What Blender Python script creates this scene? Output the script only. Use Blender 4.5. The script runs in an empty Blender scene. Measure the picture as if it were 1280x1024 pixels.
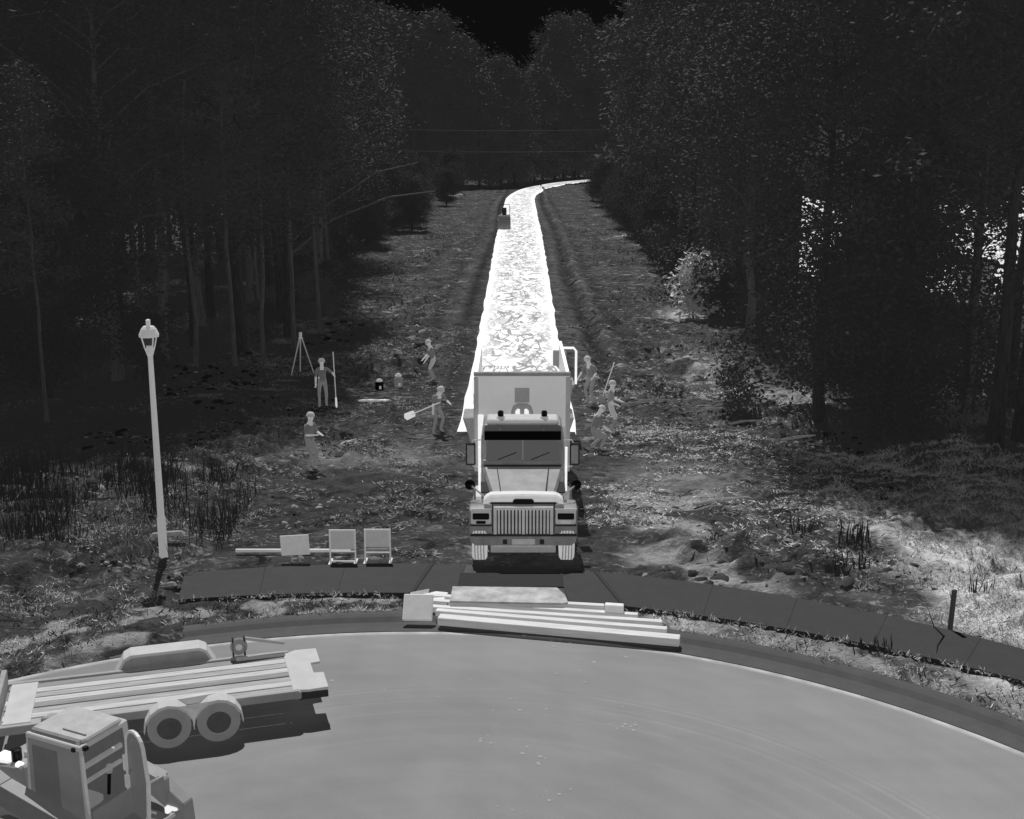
import bpy, math, random
import numpy as np
from mathutils import Vector, Matrix
R = math.radians
rng = np.random.default_rng(7); rnd = random.Random(7)
C = bpy.context.scene
col = C.collection

# ---------------------------------------------------------------- camera, world, sun, exposure
cam = bpy.data.cameras.new('camera'); cam.sensor_width = 36; cam.lens = 1500/1280*36
cam.clip_start = .1; cam.clip_end = 4000
co = bpy.data.objects.new('camera', cam); col.objects.link(co)
co.location = (0, 0, 9.6); co.rotation_euler = (R(90-12.6), 0, 0); C.camera = co
w = bpy.data.worlds.new('World'); C.world = w; w.use_nodes = True
# the picture is a thermal-infrared one: a clear sky is evenly cold, so almost black, in that band
w.node_tree.nodes['Background'].inputs[0].default_value = (.0042, .0042, .0042, 1)
w.node_tree.nodes['Background'].inputs[1].default_value = 1
sl = bpy.data.lights.new('sun', 'SUN'); sl.energy = 4.0; sl.angle = R(.6)
so = bpy.data.objects.new('sun', sl); col.objects.link(so)
SUN = Vector((-.20, .98, 1.72)).normalized()                # high sun ahead of the camera, a little left
so.rotation_euler = SUN.to_track_quat('Z', 'Y').to_euler()
C.view_settings.view_transform = 'Standard'; C.view_settings.look = 'None'
C.view_settings.exposure = 0; C.view_settings.gamma = 1
C.render.engine = 'CYCLES'
C.cycles.max_bounces = 5

# ---------------------------------------------------------------- materials
# albedo + 'warm': even glow, thermal in this infrared picture, that also replaces missing fill light
def mat(name, alb, warm=.006, rough=.8, var=.15, scale=6., metal=0., bump=0., warmvar=0., stretch=None):
    m = bpy.data.materials.new(name); m.use_nodes = True
    nt = m.node_tree; b = nt.nodes['Principled BSDF']
    b.inputs['Roughness'].default_value = rough; b.inputs['Metallic'].default_value = metal
    b.inputs['Specular IOR Level'].default_value = .2
    tc = nt.nodes.new('ShaderNodeTexCoord'); src = tc.outputs['Object']
    if stretch:
        mp = nt.nodes.new('ShaderNodeMapping'); mp.inputs['Scale'].default_value = stretch
        nt.links.new(src, mp.inputs[0]); src = mp.outputs[0]
    n = nt.nodes.new('ShaderNodeTexNoise'); n.inputs['Scale'].default_value = scale; n.inputs['Detail'].default_value = 6
    n.inputs['Roughness'].default_value = .65
    nt.links.new(src, n.inputs['Vector'])
    def ramp(v, k):
        r = nt.nodes.new('ShaderNodeMapRange'); r.inputs[1].default_value = .3; r.inputs[2].default_value = .7
        r.inputs[3].default_value = v*(1-k); r.inputs[4].default_value = v*(1+k)
        nt.links.new(n.outputs[0], r.inputs[0]); return r.outputs[0]
    nt.links.new(ramp(alb, var), b.inputs['Base Color'])
    if warm:
        nt.links.new(ramp(warm, max(warmvar, var*.5)), b.inputs['Emission Color'])
        b.inputs['Emission Strength'].default_value = 1
        m.cycles.emission_sampling = 'NONE'
    if bump:
        bp = nt.nodes.new('ShaderNodeBump'); bp.inputs['Strength'].default_value = bump
        bp.inputs['Distance'].default_value = .02
        nt.links.new(n.outputs[0], bp.inputs['Height']); nt.links.new(bp.outputs[0], b.inputs['Normal'])
    return m
M = dict(
    sidewalk=mat('sidewalk_concrete', .040, .005, var=.10, scale=3, bump=.1),
    joint=mat('plain_dark', .02, .002),  # plain dark tone of the sheet on the drive apron
    curb=mat('curb_concrete', .075, .008, var=.14, scale=2.5, bump=.2),
    apron=mat('apron_concrete', .06, .006, var=.3, scale=2.0, bump=.2),
    steel=mat('warm_steel', .30, .06, var=.15, scale=4),
    steel_pale=mat('pale_warm_steel', .40, .14, var=.10, scale=3),
    plank=mat('deck_plank', .36, .03, var=.34, scale=5, stretch=(.35, 5, 5), bump=.3),
    plank_pale=mat('bleached_plank', .50, .05, var=.25, scale=5, stretch=(.3, 5, 5), bump=.3),
    plank_dark=mat('weathered_plank', .26, .02, var=.34, scale=5, stretch=(.3, 5, 5), bump=.3),
    shaded_siding=mat('house_siding_shaded', .10, .05, var=.3, scale=2),  # lower house wall with its shade put into the colour
    lumber=mat('sawn_lumber', .55, .16, var=.22, scale=4, stretch=(.3, 4, 4), bump=.3),
    plywood=mat('plywood', .38, .05, var=.45, scale=2.2, bump=.3),
    white=mat('pale_panel', .62, .22, var=.1),
    tyre=mat('tyre_rubber', .10, .10, var=.15),
    hub=mat('wheel_hub', .05, .03, var=.2),
    hot_tyre=mat('hot_truck_tyre', .35, .42, var=.2, scale=9),
    dark=mat('dark_cold_plastic', .01, .0, rough=.3, var=.1),
    black_gap=mat('dark_recess', .02, .012),
    glass=mat('cold_glass', .03, .08, rough=.08, var=.06, scale=1.2),
    hood=mat('truck_paint', .17, .075, rough=.45, var=.35, scale=2.2),
    crown_hot=mat('hot_hood_nose', .4, .40, var=.12),
    chrome=mat('warm_chrome', .45, .20, rough=.35, var=.2),
    bumper=mat('bumper_steel', .25, .085, var=.35, scale=3),
    bed=mat('dump_bed_steel', .42, .30, var=.10, scale=1.1),
    bed_dark=mat('dump_bed_cool_panel', .2, .13, var=.12),
    hot=mat('hot_metal', .6, .85, var=.12, scale=5),
    loader=mat('loader_paint', .26, .07, rough=.5, var=.16, scale=2),
    loader_roof=mat('loader_roof_sheet', .40, .05, var=.14, scale=5, bump=.15),
    loader_dark=mat('loader_arm_paint', .10, .055, var=.12),
    loader_glass=mat('loader_glass', .05, .075, rough=.1, var=.1),
    post=mat('lamp_post_paint', .5, .26, rough=.5, var=.06),
    lens=mat('lamp_lens', .03, .02, rough=.1),
    sign=mat('sign_panel', .35, .19, var=.12, scale=5),
    sign_frame=mat('sign_frame', .5, .25),
    skin=mat('warm_skin', .30, .26, var=.1),
    shirt=mat('work_shirt', .14, .065, var=.3, scale=8),
    trousers=mat('work_trousers', .18, .10, var=.25, scale=8),
    boots=mat('work_boots', .15, .10),
    hat=mat('hard_hat', .35, .17),
    wood=mat('stake_wood', .05, .02),
    bark=mat('bark', .05, .009, var=.5, scale=3, stretch=(4, 4, .6), bump=.6),
    bark_pale=mat('pale_bark', .10, .016, var=.5, scale=3, stretch=(4, 4, .5), bump=.5),
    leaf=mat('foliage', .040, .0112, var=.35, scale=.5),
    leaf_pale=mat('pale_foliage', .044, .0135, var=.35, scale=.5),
    leaf_far=mat('hazed_far_foliage', .04, .0150, var=.35, scale=.3),  # stronger glow paints the haze of distance into the leaves
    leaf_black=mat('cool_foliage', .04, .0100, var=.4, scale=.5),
    weed=mat('weed_stalks', .028, .008, var=.5, scale=2),
    straw=mat('dry_straw', .65, .03, var=.5, scale=2),
    straw_clump=mat('straw_clump', .20, .03, var=.6, scale=1.2, bump=.5),
    chip=mat('wood_chips', .26, .02, var=.6, scale=1.5),
    clod=mat('dark_clods', .035, .004, var=.5, scale=2),
    siding=mat('house_siding', .6, .80, var=.30, scale=1.6),
    roof=mat('roof_shingle', .010, .0105, var=.2, scale=4),
    pane=mat('window_pane', .05, .10, rough=.1),
    cable=mat('cable', .1, .03),
    paver=mat('paver_steel', .2, .12, var=.3),
    log=mat('dry_log', .32, .07, var=.4, scale=4),
    white_tool=mat('hot_shovel_blade', .6, .55),
    gear=mat('gear_plastic', .3, .2, var=.2),
)

def asphalt_material():
    m = bpy.data.materials.new('asphalt'); m.use_nodes = True; nt = m.node_tree; b = nt.nodes['Principled BSDF']
    b.inputs['Roughness'].default_value = .85; b.inputs['Specular IOR Level'].default_value = .15
    N = nt.nodes.new; L = nt.links.new
    tc = N('ShaderNodeTexCoord')
    def noise(scale, sc=(1, 1, 1), rot=0, det=5):
        mp = N('ShaderNodeMapping'); mp.inputs['Scale'].default_value = sc; mp.inputs['Rotation'].default_value = (0, 0, rot)
        L(tc.outputs['Object'], mp.inputs[0]); n = N('ShaderNodeTexNoise'); n.inputs['Scale'].default_value = scale
        n.inputs['Detail'].default_value = det; L(mp.outputs[0], n.inputs['Vector']); return n.outputs[0]
    def mr(x, a, b_, c, d):
        r = N('ShaderNodeMapRange'); L(x, r.inputs[0])
        for i, v in enumerate((a, b_, c, d)): r.inputs[i+1].default_value = v
        return r.outputs[0]
    def mth(op, a, b_):
        q = N('ShaderNodeMath'); q.operation = op
        for i, v in enumerate((a, b_)):
            if isinstance(v, (int, float)): q.inputs[i].default_value = v
            else: L(v, q.inputs[i])
        return q.outputs[0]
    base = mr(noise(.22), .3, .7, .215, .268)
    base = mth('MULTIPLY', base, mr(noise(1.1, (1, .16, 1), .45), .3, .7, .95, 1.04))     # rubbed-in tyre streaks
    base = mth('MULTIPLY', base, mr(noise(2.2, (.15, 1, 1), -.5), .35, .65, .97, 1.03))
    base = mth('MULTIPLY', base, mr(noise(55), .3, .7, .86, 1.14))
    sep = N('ShaderNodeVectorMath'); sep.operation = 'DISTANCE'
    L(tc.outputs['Object'], sep.inputs[0]); sep.inputs[1].default_value = (-1.0, 12.0, 0)
    arcs = 0.
    for r, wd, s in ((6.2, .05, .12), (7.10, .04, .16), (7.5, .03, .22), (7.66, .02, .16), (7.97, .03, .26), (8.1, .02, .2)):
        a = mth('ABSOLUTE', mth('SUBTRACT', sep.outputs['Value'], r), 0)
        v = mr(a, 0, wd*1.6, s, 0)
        arcs = v if isinstance(arcs, float) else mth('ADD', arcs, v)
    arcs = mth('MULTIPLY', arcs, mr(noise(.28), .40, .58, .45, 1.2))                          # tyre arcs, broken
    base = mth('MULTIPLY', base, mth('ADD', 1., mth('MULTIPLY', arcs, .6)))
    def rings(ctr, k, lo, hi):                                                            # faint curved smears of turning traffic
        q = N('ShaderNodeVectorMath'); q.operation = 'DISTANCE'; L(tc.outputs['Object'], q.inputs[0]); q.inputs[1].default_value = ctr
        n = N('ShaderNodeTexNoise'); n.noise_dimensions = '1D'; n.inputs['Scale'].default_value = k; n.inputs['Detail'].default_value = 4
        L(q.outputs['Value'], n.inputs['W']); return mr(n.outputs[0], .35, .65, lo, hi), q.outputs['Value']
    g1, _ = rings((-1.0, 12.0, 0), 2.6, .98, 1.02); g2, d2 = rings((-9.6, 6.9, 0), 2.2, .98, 1.015)
    base = mth('MULTIPLY', base, mth('MULTIPLY', g1, g2))
    wear = mth('MULTIPLY', mr(d2, 8.5, 11.5, 0, 1), mr(d2, 13.5, 16.5, 1, 0))
    base = mth('MULTIPLY', base, mth('SUBTRACT', 1., mth('MULTIPLY', wear, mr(noise(.7), .3, .7, .03, .14))))
    at = N('ShaderNodeAttribute'); at.attribute_name = 'edge'
    base = mth('ADD', base, mth('MULTIPLY', at.outputs['Fac'], mr(noise(2.5), .35, .65, .10, .30)))
    L(base, b.inputs['Base Color'])
    b.inputs['Emission Color'].default_value = (.02, .02, .02, 1); b.inputs['Emission Strength'].default_value = 1
    m.cycles.emission_sampling = 'NONE'
    bp = N('ShaderNodeBump'); bp.inputs['Strength'].default_value = .25; bp.inputs['Distance'].default_value = .01
    L(noise(90), bp.inputs['Height']); L(bp.outputs[0], b.inputs['Normal'])
    return m

def ground_material():
    m = bpy.data.materials.new('ground'); m.use_nodes = True; nt = m.node_tree; b = nt.nodes['Principled BSDF']
    b.inputs['Roughness'].default_value = 1; b.inputs['Specular IOR Level'].default_value = 0
    N = nt.nodes.new; L = nt.links.new
    tc = N('ShaderNodeTexCoord')
    def noise(scale, sc=(1, 1, 1), det=6, ro=.6, dist=0.):
        mp = N('ShaderNodeMapping'); mp.inputs['Scale'].default_value = sc
        L(tc.outputs['Object'], mp.inputs[0]); n = N('ShaderNodeTexNoise'); n.inputs['Scale'].default_value = scale
        n.inputs['Detail'].default_value = det; n.inputs['Roughness'].default_value = ro; n.inputs['Distortion'].default_value = dist
        L(mp.outputs[0], n.inputs['Vector']); return n.outputs[0]
    def mr(x, a, b_, c, d):
        r = N('ShaderNodeMapRange'); L(x, r.inputs[0])
        for i, v in enumerate((a, b_, c, d)): r.inputs[i+1].default_value = v
        return r.outputs[0]
    def mth(op, a, b_):
        q = N('ShaderNodeMath'); q.operation = op
        for i, v in enumerate((a, b_)):
            if isinstance(v, (int, float)): q.inputs[i].default_value = v
            else: L(v, q.inputs[i])
        return q.outputs[0]
    def attr(n):
        a = N('ShaderNodeAttribute'); a.attribute_name = n; return a.outputs['Fac']
    dirt = mth('MULTIPLY', mr(noise(.35), .3, .7, .036, .070), mr(noise(2.4, dist=.5), .35, .65, .7, 1.35))
    dirt = mth('MULTIPLY', dirt, mth('ADD', 1., attr('track')))
    fl = mr(noise(1.15, (.7, 1, 1), 8, .70, 1.2), .55, .66, 0, 1)                        # straw / wood chip flecks
    zone = mr(noise(.28, (1, .8, 1), 3), .40, .62, 0, 1)
    smooth = attr('smooth')
    fl = mth('MULTIPLY', mth('MULTIPLY', fl, zone), mth('SUBTRACT', 1., smooth))
    lawn = mth('MULTIPLY', attr('lawn'), mr(noise(3.0, dist=.6, ro=.7), .34, .58, .34, .80))
    fl2 = mth('MULTIPLY', mr(noise(4.2, (.6, 1, 1), 5, .75, 1.5), .56, .64, 0, 1), mr(noise(.5, (1, .8, 1), 4), .38, .58, .1, 1))
    fl2 = mth('MULTIPLY', fl2, mth('SUBTRACT', 1., smooth))
    v = mth('ADD', mth('ADD', dirt, mth('MULTIPLY', fl, .42)), mth('MULTIPLY', fl2, .30))
    v = mth('ADD', mth('MULTIPLY', v, mr(noise(1.5, dist=.8, ro=.7), .36, .48, .18, 1.0)), lawn)  # noise darkens spots to paint shaded hollows into the dirt
    L(v, b.inputs['Base Color'])
    b.inputs['Emission Color'].default_value = (.012, .012, .012, 1); b.inputs['Emission Strength'].default_value = 1  # even glow that lightens the shadows on the ground
    m.cycles.emission_sampling = 'NONE'
    bp = N('ShaderNodeBump'); bp.inputs['Strength'].default_value = .9; bp.inputs['Distance'].default_value = .14
    L(noise(5, ro=.75), bp.inputs['Height']); L(bp.outputs[0], b.inputs['Normal'])
    return m

def hot_material():
    m = bpy.data.materials.new('fresh_hot_asphalt'); m.use_nodes = True; nt = m.node_tree; b = nt.nodes['Principled BSDF']
    b.inputs['Roughness'].default_value = .9; b.inputs['Base Color'].default_value = (.12, .12, .12, 1)
    N = nt.nodes.new; L = nt.links.new
    tc = N('ShaderNodeTexCoord')
    def noise(scale, sc=(1, 1, 1), det=4, dist=0.):
        mp = N('ShaderNodeMapping'); mp.inputs['Scale'].default_value = sc
        L(tc.outputs['Object'], mp.inputs[0]); n = N('ShaderNodeTexNoise'); n.inputs['Scale'].default_value = scale
        n.inputs['Detail'].default_value = det; n.inputs['Roughness'].default_value = .6; n.inputs['Distortion'].default_value = dist
        L(mp.outputs[0], n.inputs['Vector']); return n.outputs[0]
    def mr(x, a, b_, c, d):
        r = N('ShaderNodeMapRange'); L(x, r.inputs[0])
        for i, v in enumerate((a, b_, c, d)): r.inputs[i+1].default_value = v
        return r.outputs[0]
    def mth(op, a, b_):
        q = N('ShaderNodeMath'); q.operation = op
        for i, v in enumerate((a, b_)):
            if isinstance(v, (int, float)): q.inputs[i].default_value = v
            else: L(v, q.inputs[i])
        return q.outputs[0]
    at = N('ShaderNodeAttribute'); at.attribute_name = 'inner'
    a = mth('ABSOLUTE', mth('SUBTRACT', noise(.85, (1, .33, 1), 4, .9), .5), 0)
    line = mr(a, .016, .036, 1, 0)                                                        # cooler seams in the mat
    patch = mr(noise(.55, (1, .6, 1), 3, .3), .55, .64, 0, 1)
    seam2 = mr(mth('ABSOLUTE', mth('SUBTRACT', noise(1.7, (.5, .25, 1), 3, .5), .52), 0), .01, .04, .8, 0)
    cool = mth('MULTIPLY', mth('MAXIMUM', mth('MAXIMUM', line, seam2), mth('MULTIPLY', patch, .5)), at.outputs['Fac'])
    L(mr(cool, 0, 1, 1.0, .20), b.inputs['Emission Color'])
    b.inputs['Emission Strength'].default_value = 1
    return m
M['asphalt'] = asphalt_material(); M['ground'] = ground_material(); M['hot_mat'] = hot_material()

# ---------------------------------------------------------------- helpers
def tag(o, label=None, cat=None, group=None, kind=None):
    if label: o['label'] = label
    if cat: o['category'] = cat
    if group: o['group'] = group
    if kind: o['kind'] = kind
    return o
def empty(name, loc, rz=0, label=None, cat=None, group=None, kind=None):
    o = bpy.data.objects.new(name, None); col.objects.link(o); o.empty_display_size = .2
    o.location = loc; o.rotation_euler = (0, 0, rz)
    return tag(o, label, cat, group, kind)
def link(name, me, parent=None):
    o = bpy.data.objects.new(name, me); col.objects.link(o); o.parent = parent
    return o
class MB:
    def __init__(s): s.v = []; s.f = []
    def add(s, vs, fs):
        k = len(s.v); s.v += [tuple(p) for p in vs]; s.f += [tuple(i+k for i in f) for f in fs]; return s
    def box(s, c, d, rot=None):
        x, y, z = d[0]/2, d[1]/2, d[2]/2
        vs = [Vector((a*x, b*y, e*z)) for a in (-1, 1) for b in (-1, 1) for e in (-1, 1)]
        if rot is not None: vs = [rot @ p for p in vs]
        vs = [p+Vector(c) for p in vs]
        return s.add(vs, [(0, 1, 3, 2), (4, 6, 7, 5), (0, 4, 5, 1), (2, 3, 7, 6), (0, 2, 6, 4), (1, 5, 7, 3)])
    def bar(s, p0, p1, wd, h):
        p0, p1 = Vector(p0), Vector(p1); d = p1-p0
        q = d.to_track_quat('X', 'Z').to_matrix()
        return s.box((p0+p1)/2, (d.length, wd, h), q)
    def tube(s, pts, rads, n=8, cap=True):
        pts = [Vector(p) for p in pts]
        if not hasattr(rads, '__len__'): rads = [rads]*len(pts)
        vs = []; fs = []; m = len(pts); up = None
        for i, p in enumerate(pts):
            d = (pts[min(i+1, m-1)]-pts[max(i-1, 0)]).normalized()
            if up is None: up = d.orthogonal().normalized()
            a = (up-d*up.dot(d)).normalized(); up = a; b = d.cross(a)
            for k in range(n):
                t = 2*math.pi*k/n; vs.append(p+(a*math.cos(t)+b*math.sin(t))*rads[i])
        for i in range(m-1):
            for k in range(n):
                fs.append((i*n+k, i*n+(k+1) % n, (i+1)*n+(k+1) % n, (i+1)*n+k))
        if cap: fs += [tuple(range(n))[::-1], tuple(range((m-1)*n, m*n))]
        return s.add(vs, fs)
    def prism(s, poly, a0, a1, axis='y'):
        """poly: 2-D outline; extruded along axis from a0 to a1 (x: (y,z), y: (x,z), z: (x,y))"""
        mk = {'x': lambda p, a: (a, p[0], p[1]), 'y': lambda p, a: (p[0], a, p[1]), 'z': lambda p, a: (p[0], p[1], a)}[axis]
        n = len(poly); vs = [mk(p, a0) for p in poly]+[mk(p, a1) for p in poly]
        return s.add(vs, [tuple(range(n))[::-1], tuple(range(n, 2*n))]+[(i, (i+1) % n, n+(i+1) % n, n+i) for i in range(n)])
    def lathe(s, prof, c=(0, 0, 0), n=16, axis='z', cap=True):
        vs = []
        for r, h in prof:
            for k in range(n):
                t = 2*math.pi*k/n; a, b = r*math.cos(t), r*math.sin(t)
                p = {'z': (a, b, h), 'x': (h, a, b), 'y': (a, h, b)}[axis]
                vs.append((p[0]+c[0], p[1]+c[1], p[2]+c[2]))
        m = len(prof)
        fs = [(i*n+k, i*n+(k+1) % n, (i+1)*n+(k+1) % n, (i+1)*n+k) for i in range(m-1) for k in range(n)]
        if cap: fs += [tuple(range(n)), tuple(range((m-1)*n, m*n))]
        return s.add(vs, fs)
    def build(s, name, m, parent=None, bevel=0, smooth=False, kind=None):
        me = bpy.data.meshes.new(name); me.from_pydata(s.v, [], s.f)
        import bmesh
        bm = bmesh.new(); bm.from_mesh(me); bmesh.ops.recalc_face_normals(bm, faces=bm.faces)
        if bevel: bmesh.ops.bevel(bm, geom=[e for e in bm.edges if len(e.link_faces) == 2 and e.calc_face_angle(0) > .5], offset=bevel, segments=1, affect='EDGES')
        bm.to_mesh(me); bm.free()
        me.materials.append(M[m] if isinstance(m, str) else m)
        if smooth: me.shade_smooth()
        o = link(name, me, parent)
        if kind: o['kind'] = kind
        return o
def copy_tree(o, parent=None):
    c = o.copy(); col.objects.link(c); c.parent = parent
    for ch in o.children: copy_tree(ch, c)
    return c
def npmesh(name, v, f, m):
    """v (n,3), f (k,4) or (k,3) arrays"""
    me = bpy.data.meshes.new(name); k = f.shape[1]
    me.vertices.add(len(v)); me.vertices.foreach_set('co', np.ascontiguousarray(v, dtype=np.float32).ravel())
    me.loops.add(f.size); me.loops.foreach_set('vertex_index', np.ascontiguousarray(f, dtype=np.int32).ravel())
    me.polygons.add(len(f)); me.polygons.foreach_set('loop_start', np.arange(0, f.size, k, dtype=np.int32))
    me.update(calc_edges=True); me.materials.append(M[m] if isinstance(m, str) else m)
    return me

# ---------------------------------------------------------------- ground
_t = rng.random((256, 256))
def vnoise(x, y):
    xi, yi = np.floor(x).astype(int), np.floor(y).astype(int); fx, fy = x-xi, y-yi
    fx = fx*fx*(3-2*fx); fy = fy*fy*(3-2*fy)
    g = lambda a, b: _t[a % 256, b % 256]
    return (g(xi, yi)*(1-fx)+g(xi+1, yi)*fx)*(1-fy)+(g(xi, yi+1)*(1-fx)+g(xi+1, yi+1)*fx)*fy
def sst(a, b, x):
    t = np.clip((x-a)/(b-a), 0, 1); return t*t*(3-2*t)
CC = (-1.93, 9.5); RP = 13.02; RC = 13.84                    # the turning circle and its kerb
SI = ((-3.09, 4.72), 19.58); SO = ((-2.54, 7.84), 18.29)     # inner and outer edge of the footway
def centre(y): return .15+.0068*(y-35)+.00002*np.clip(y-150, 0, None)**2
FLAT = [(-6.8, 42.3, 1.5), (-5.97, 33.6, 1.6), (-2.7, 38.3, 1.6), (-3.2, 47.2, 1.5), (3.2, 43., 1.6), (3.0, 38.2, 1.5), (2.6, 36.2, 1.6), (-8.8, 49.2, 1.2), (-4.85, 45.9, 1.4), (-4.2, 26.2, 2.2), (-6, 26.7, 1.3)]   # trodden ground
def gz(x, y):
    x = np.asarray(x, float); y = np.asarray(y, float)
    r = np.hypot(x-CC[0], y-CC[1]); ri = np.hypot(x-SI[0][0], y-SI[0][1])-SI[1]; ro = np.hypot(x-SO[0][0], y-SO[0][1])-SO[1]
    h = (vnoise(x*.35, y*.35)-.5)*.22+(vnoise(x*1.3+9, y*1.3)-.5)*.12+(vnoise(x*3.4, y*3.4+5)-.5)*.07
    cx = np.abs(x-centre(y)); h = h*(.25+.75*sst(2.4, 4.5, cx))
    for sx in (-1.0, 1.2):                                     # wheel ruts near the truck
        h -= .05*np.exp(-((x-sx)/.28)**2)*sst(60, 25, y)
    h -= .22*np.exp(-((x-centre(y)-(3.7+.25*np.sin(y*.06)))/.38)**2)*sst(32, 46, y)
    h += .16*np.exp(-((x-centre(y)-(4.4+.25*np.sin(y*.06)))/.3)**2)*sst(36, 50, y)
    rg = 1-np.abs(2*vnoise(x*.75+.6*vnoise(x*2, y*2), y*1.35+40)-1)                       # churned ridges
    zn = sst(.42, .62, vnoise(x*.23+60, y*.2))*sst(2.6, 4.0, cx)
    h += .36*np.clip(rg-.72, 0, 1)/.28*zn*sst(75, 55, y)
    rg2 = 1-np.abs(2*vnoise(x*1.9+11, y*2.6+3)-1)
    h += .13*np.clip(rg2-.6, 0, 1)/.4*sst(.35, .6, vnoise(x*.4+9, y*.35+9))*sst(1.6, 3.0, cx)
    for fx, fy, fr in FLAT: h = h*(1-.95*np.exp(-(((x-fx)**2+((y-fy+.9)/1.9)**2)/fr**2)**2))
    h *= sst(0., 1.2, ro)*.9+.1
    z = .10+h
    inside = (ro < .12) & (ri > -.12) & (x > -7.3)
    z = np.where(inside, .02, z)
    strip = (ri <= -.12) & (r > RC)
    z = np.where(strip, .10+(vnoise(x*4, y*4)-.5)*.07, z)
    spill = sst(-5.7, -6.9, x+.5*(vnoise(x*2, y*2)-.5))               # soil has crept over the kerb at the left
    z = np.where(strip & (r < RC+.6), z*(1-spill)+spill*(.13+.07*vnoise(x*3, y*3)), z)
    z = np.where(r < RC-.02, -.25*(1-spill)+spill*np.where(r > RP+.02+.25*vnoise(x*1.7, y*1.7), np.minimum(.16, .02+.3*(r-RP))+.05*vnoise(x*4, y*4), -.25), z)
    # lawn on the right swells gently
    z = z+.35*sst(9, 16, x)*sst(26, 34, y)*sst(60, 45, y)
    return z
def gz1(x, y): return float(gz(np.array([x]), np.array([y]))[0])
def axis(segs):
    out = []
    for a, b, st in segs: out += list(np.arange(a, b-1e-6, st))
    return np.array(out+[segs[-1][1]])
xs = axis([(-900, -200, 100), (-200, -60, 14), (-60, -22, 1.6), (-22, -11, .25), (-11, 15, .12), (15, 24, .3), (24, 60, 1.8), (60, 200, 14), (200, 900, 100)])
ys = axis([(-60, 12, 4), (12, 21, .5), (21, 34, .11), (34, 50, .16), (50, 80, .35), (80, 130, .8), (130, 260, 2.5), (260, 400, 14), (400, 2400, 250)])
X, Y = np.meshgrid(xs, ys); Z = gz(X, Y)
nx, ny = len(xs), len(ys); idx = np.arange(nx*ny).reshape(ny, nx)
F = np.stack([idx[:-1, :-1], idx[:-1, 1:], idx[1:, 1:], idx[1:, :-1]], -1).reshape(-1, 4)
me = npmesh('ground', np.stack([X, Y, Z], -1).reshape(-1, 3), F, 'ground')
cx = np.abs(X-centre(Y))
lawn = sst(7.6, 10.5, X+(vnoise(X*.7, Y*.7)-.5)*3)*sst(33, 29, Y)
lawn = np.maximum(lawn, sst(13, 14.5, X)*sst(37.5, 39, Y)*sst(44, 42, Y))  # bright strip paints the sunlit part of the rear lawn
lawn = np.maximum(lawn, .4*sst(7.0, 8.5, X+(vnoise(X, Y)-.5)*3)*sst(12.5, 11, X)*sst(58, 52, Y)*sst(42, 46, Y))
for px_, py_, rx_, ry_, a_ in ((12.2, 123, 1.6, 3, .8), (13.0, 113, 1.2, 3, .7), (9.6, 66, 1.1, 2.2, .7), (-4.5, 36, 2.4, 1.4, .22), (-7.2, 44, 1.5, 3, .22), (5.2, 33.5, 2, 1.6, .25)):  # the far right patches paint sunlit ground into the colour
    lawn = np.maximum(lawn, a_*np.exp(-((X-px_)/rx_)**2-((Y-py_)/ry_)**2))
lawn = np.maximum(lawn, .40*sst(.35, .65, vnoise(X*.9+3, Y*.9))*sst(2.3, 3.2, X)*sst(6.8, 5, X)*sst(34, 31, Y))
r_ = np.hypot(X-CC[0], Y-CC[1])
lawn = np.maximum(lawn, .36*((r_ < 15.2) & (vnoise(X*2.2, Y*2.2) > .52)))
smooth = np.exp(-((cx-2.9)/.8)**2)*sst(38, 46, Y)
smooth = np.maximum(smooth, sst(.5, .2, np.abs(X-1.9))*sst(24, 27, Y)*.7)
smooth = np.maximum(smooth, sst(3.5, 1.5, np.hypot((X+4.9)/1.3, (Y-31.5)))*.8)
dd = X-centre(Y); gs = lambda c, w_: np.exp(-((dd-c-.2*np.sin(Y*.06))/w_)**2)
track = (.7*gs(2.85, .45)-.5*gs(3.7, .28)+.4*gs(4.4, .3)-.35*gs(5.2, .3)-.4*gs(-2.7, .3)+.4*gs(-3.4, .4)-.3*gs(-4.3, .3))*sst(37, 44, Y)*(.6+.8*vnoise(X*.6, Y*.15))
for nm, a in (('lawn', lawn), ('smooth', smooth), ('track', track)):
    at = me.attributes.new(nm, 'FLOAT', 'POINT'); at.data.foreach_set('value', a.ravel().astype(np.float32))
me.shade_smooth(); tag(link('ground', me), kind='structure')

# ---------------------------------------------------------------- turning circle, kerb, footway, drive apron
def arc_pts(c, r, a0, a1, n): return [(c[0]+r*math.cos(a), c[1]+r*math.sin(a)) for a in np.linspace(a0, a1, n)]
rr = np.concatenate([np.linspace(.01, 12, 14), np.linspace(12.3, RP, 14)]); th = np.linspace(0, 2*math.pi, 181)
RRg, TH = np.meshgrid(rr, th)
v = np.stack([CC[0]+RRg*np.cos(TH), CC[1]+RRg*np.sin(TH), np.zeros_like(RRg)], -1).reshape(-1, 3)
ii = np.arange(len(v)).reshape(181, 28)
f = np.stack([ii[:-1, :-1], ii[:-1, 1:], ii[1:, 1:], ii[1:, :-1]], -1).reshape(-1, 4)
me = npmesh('cul_de_sac_road', v, f, 'asphalt')
at = me.attributes.new('edge', 'FLOAT', 'POINT'); at.data.foreach_set('value', np.clip((RRg-12.86)/.1, 0, 1).ravel().astype(np.float32))
tag(link('road', me), kind='structure')
kerb = empty('kerb', (CC[0], CC[1], 0), kind='structure')
prof = [(RP+.003, -.2), (RP+.003, .012), (RP+.30, .004), (RP+.45, .02), (RP+.58, .09), (RP+.68, .115), (RC, .118), (RC, -.2)]
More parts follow.
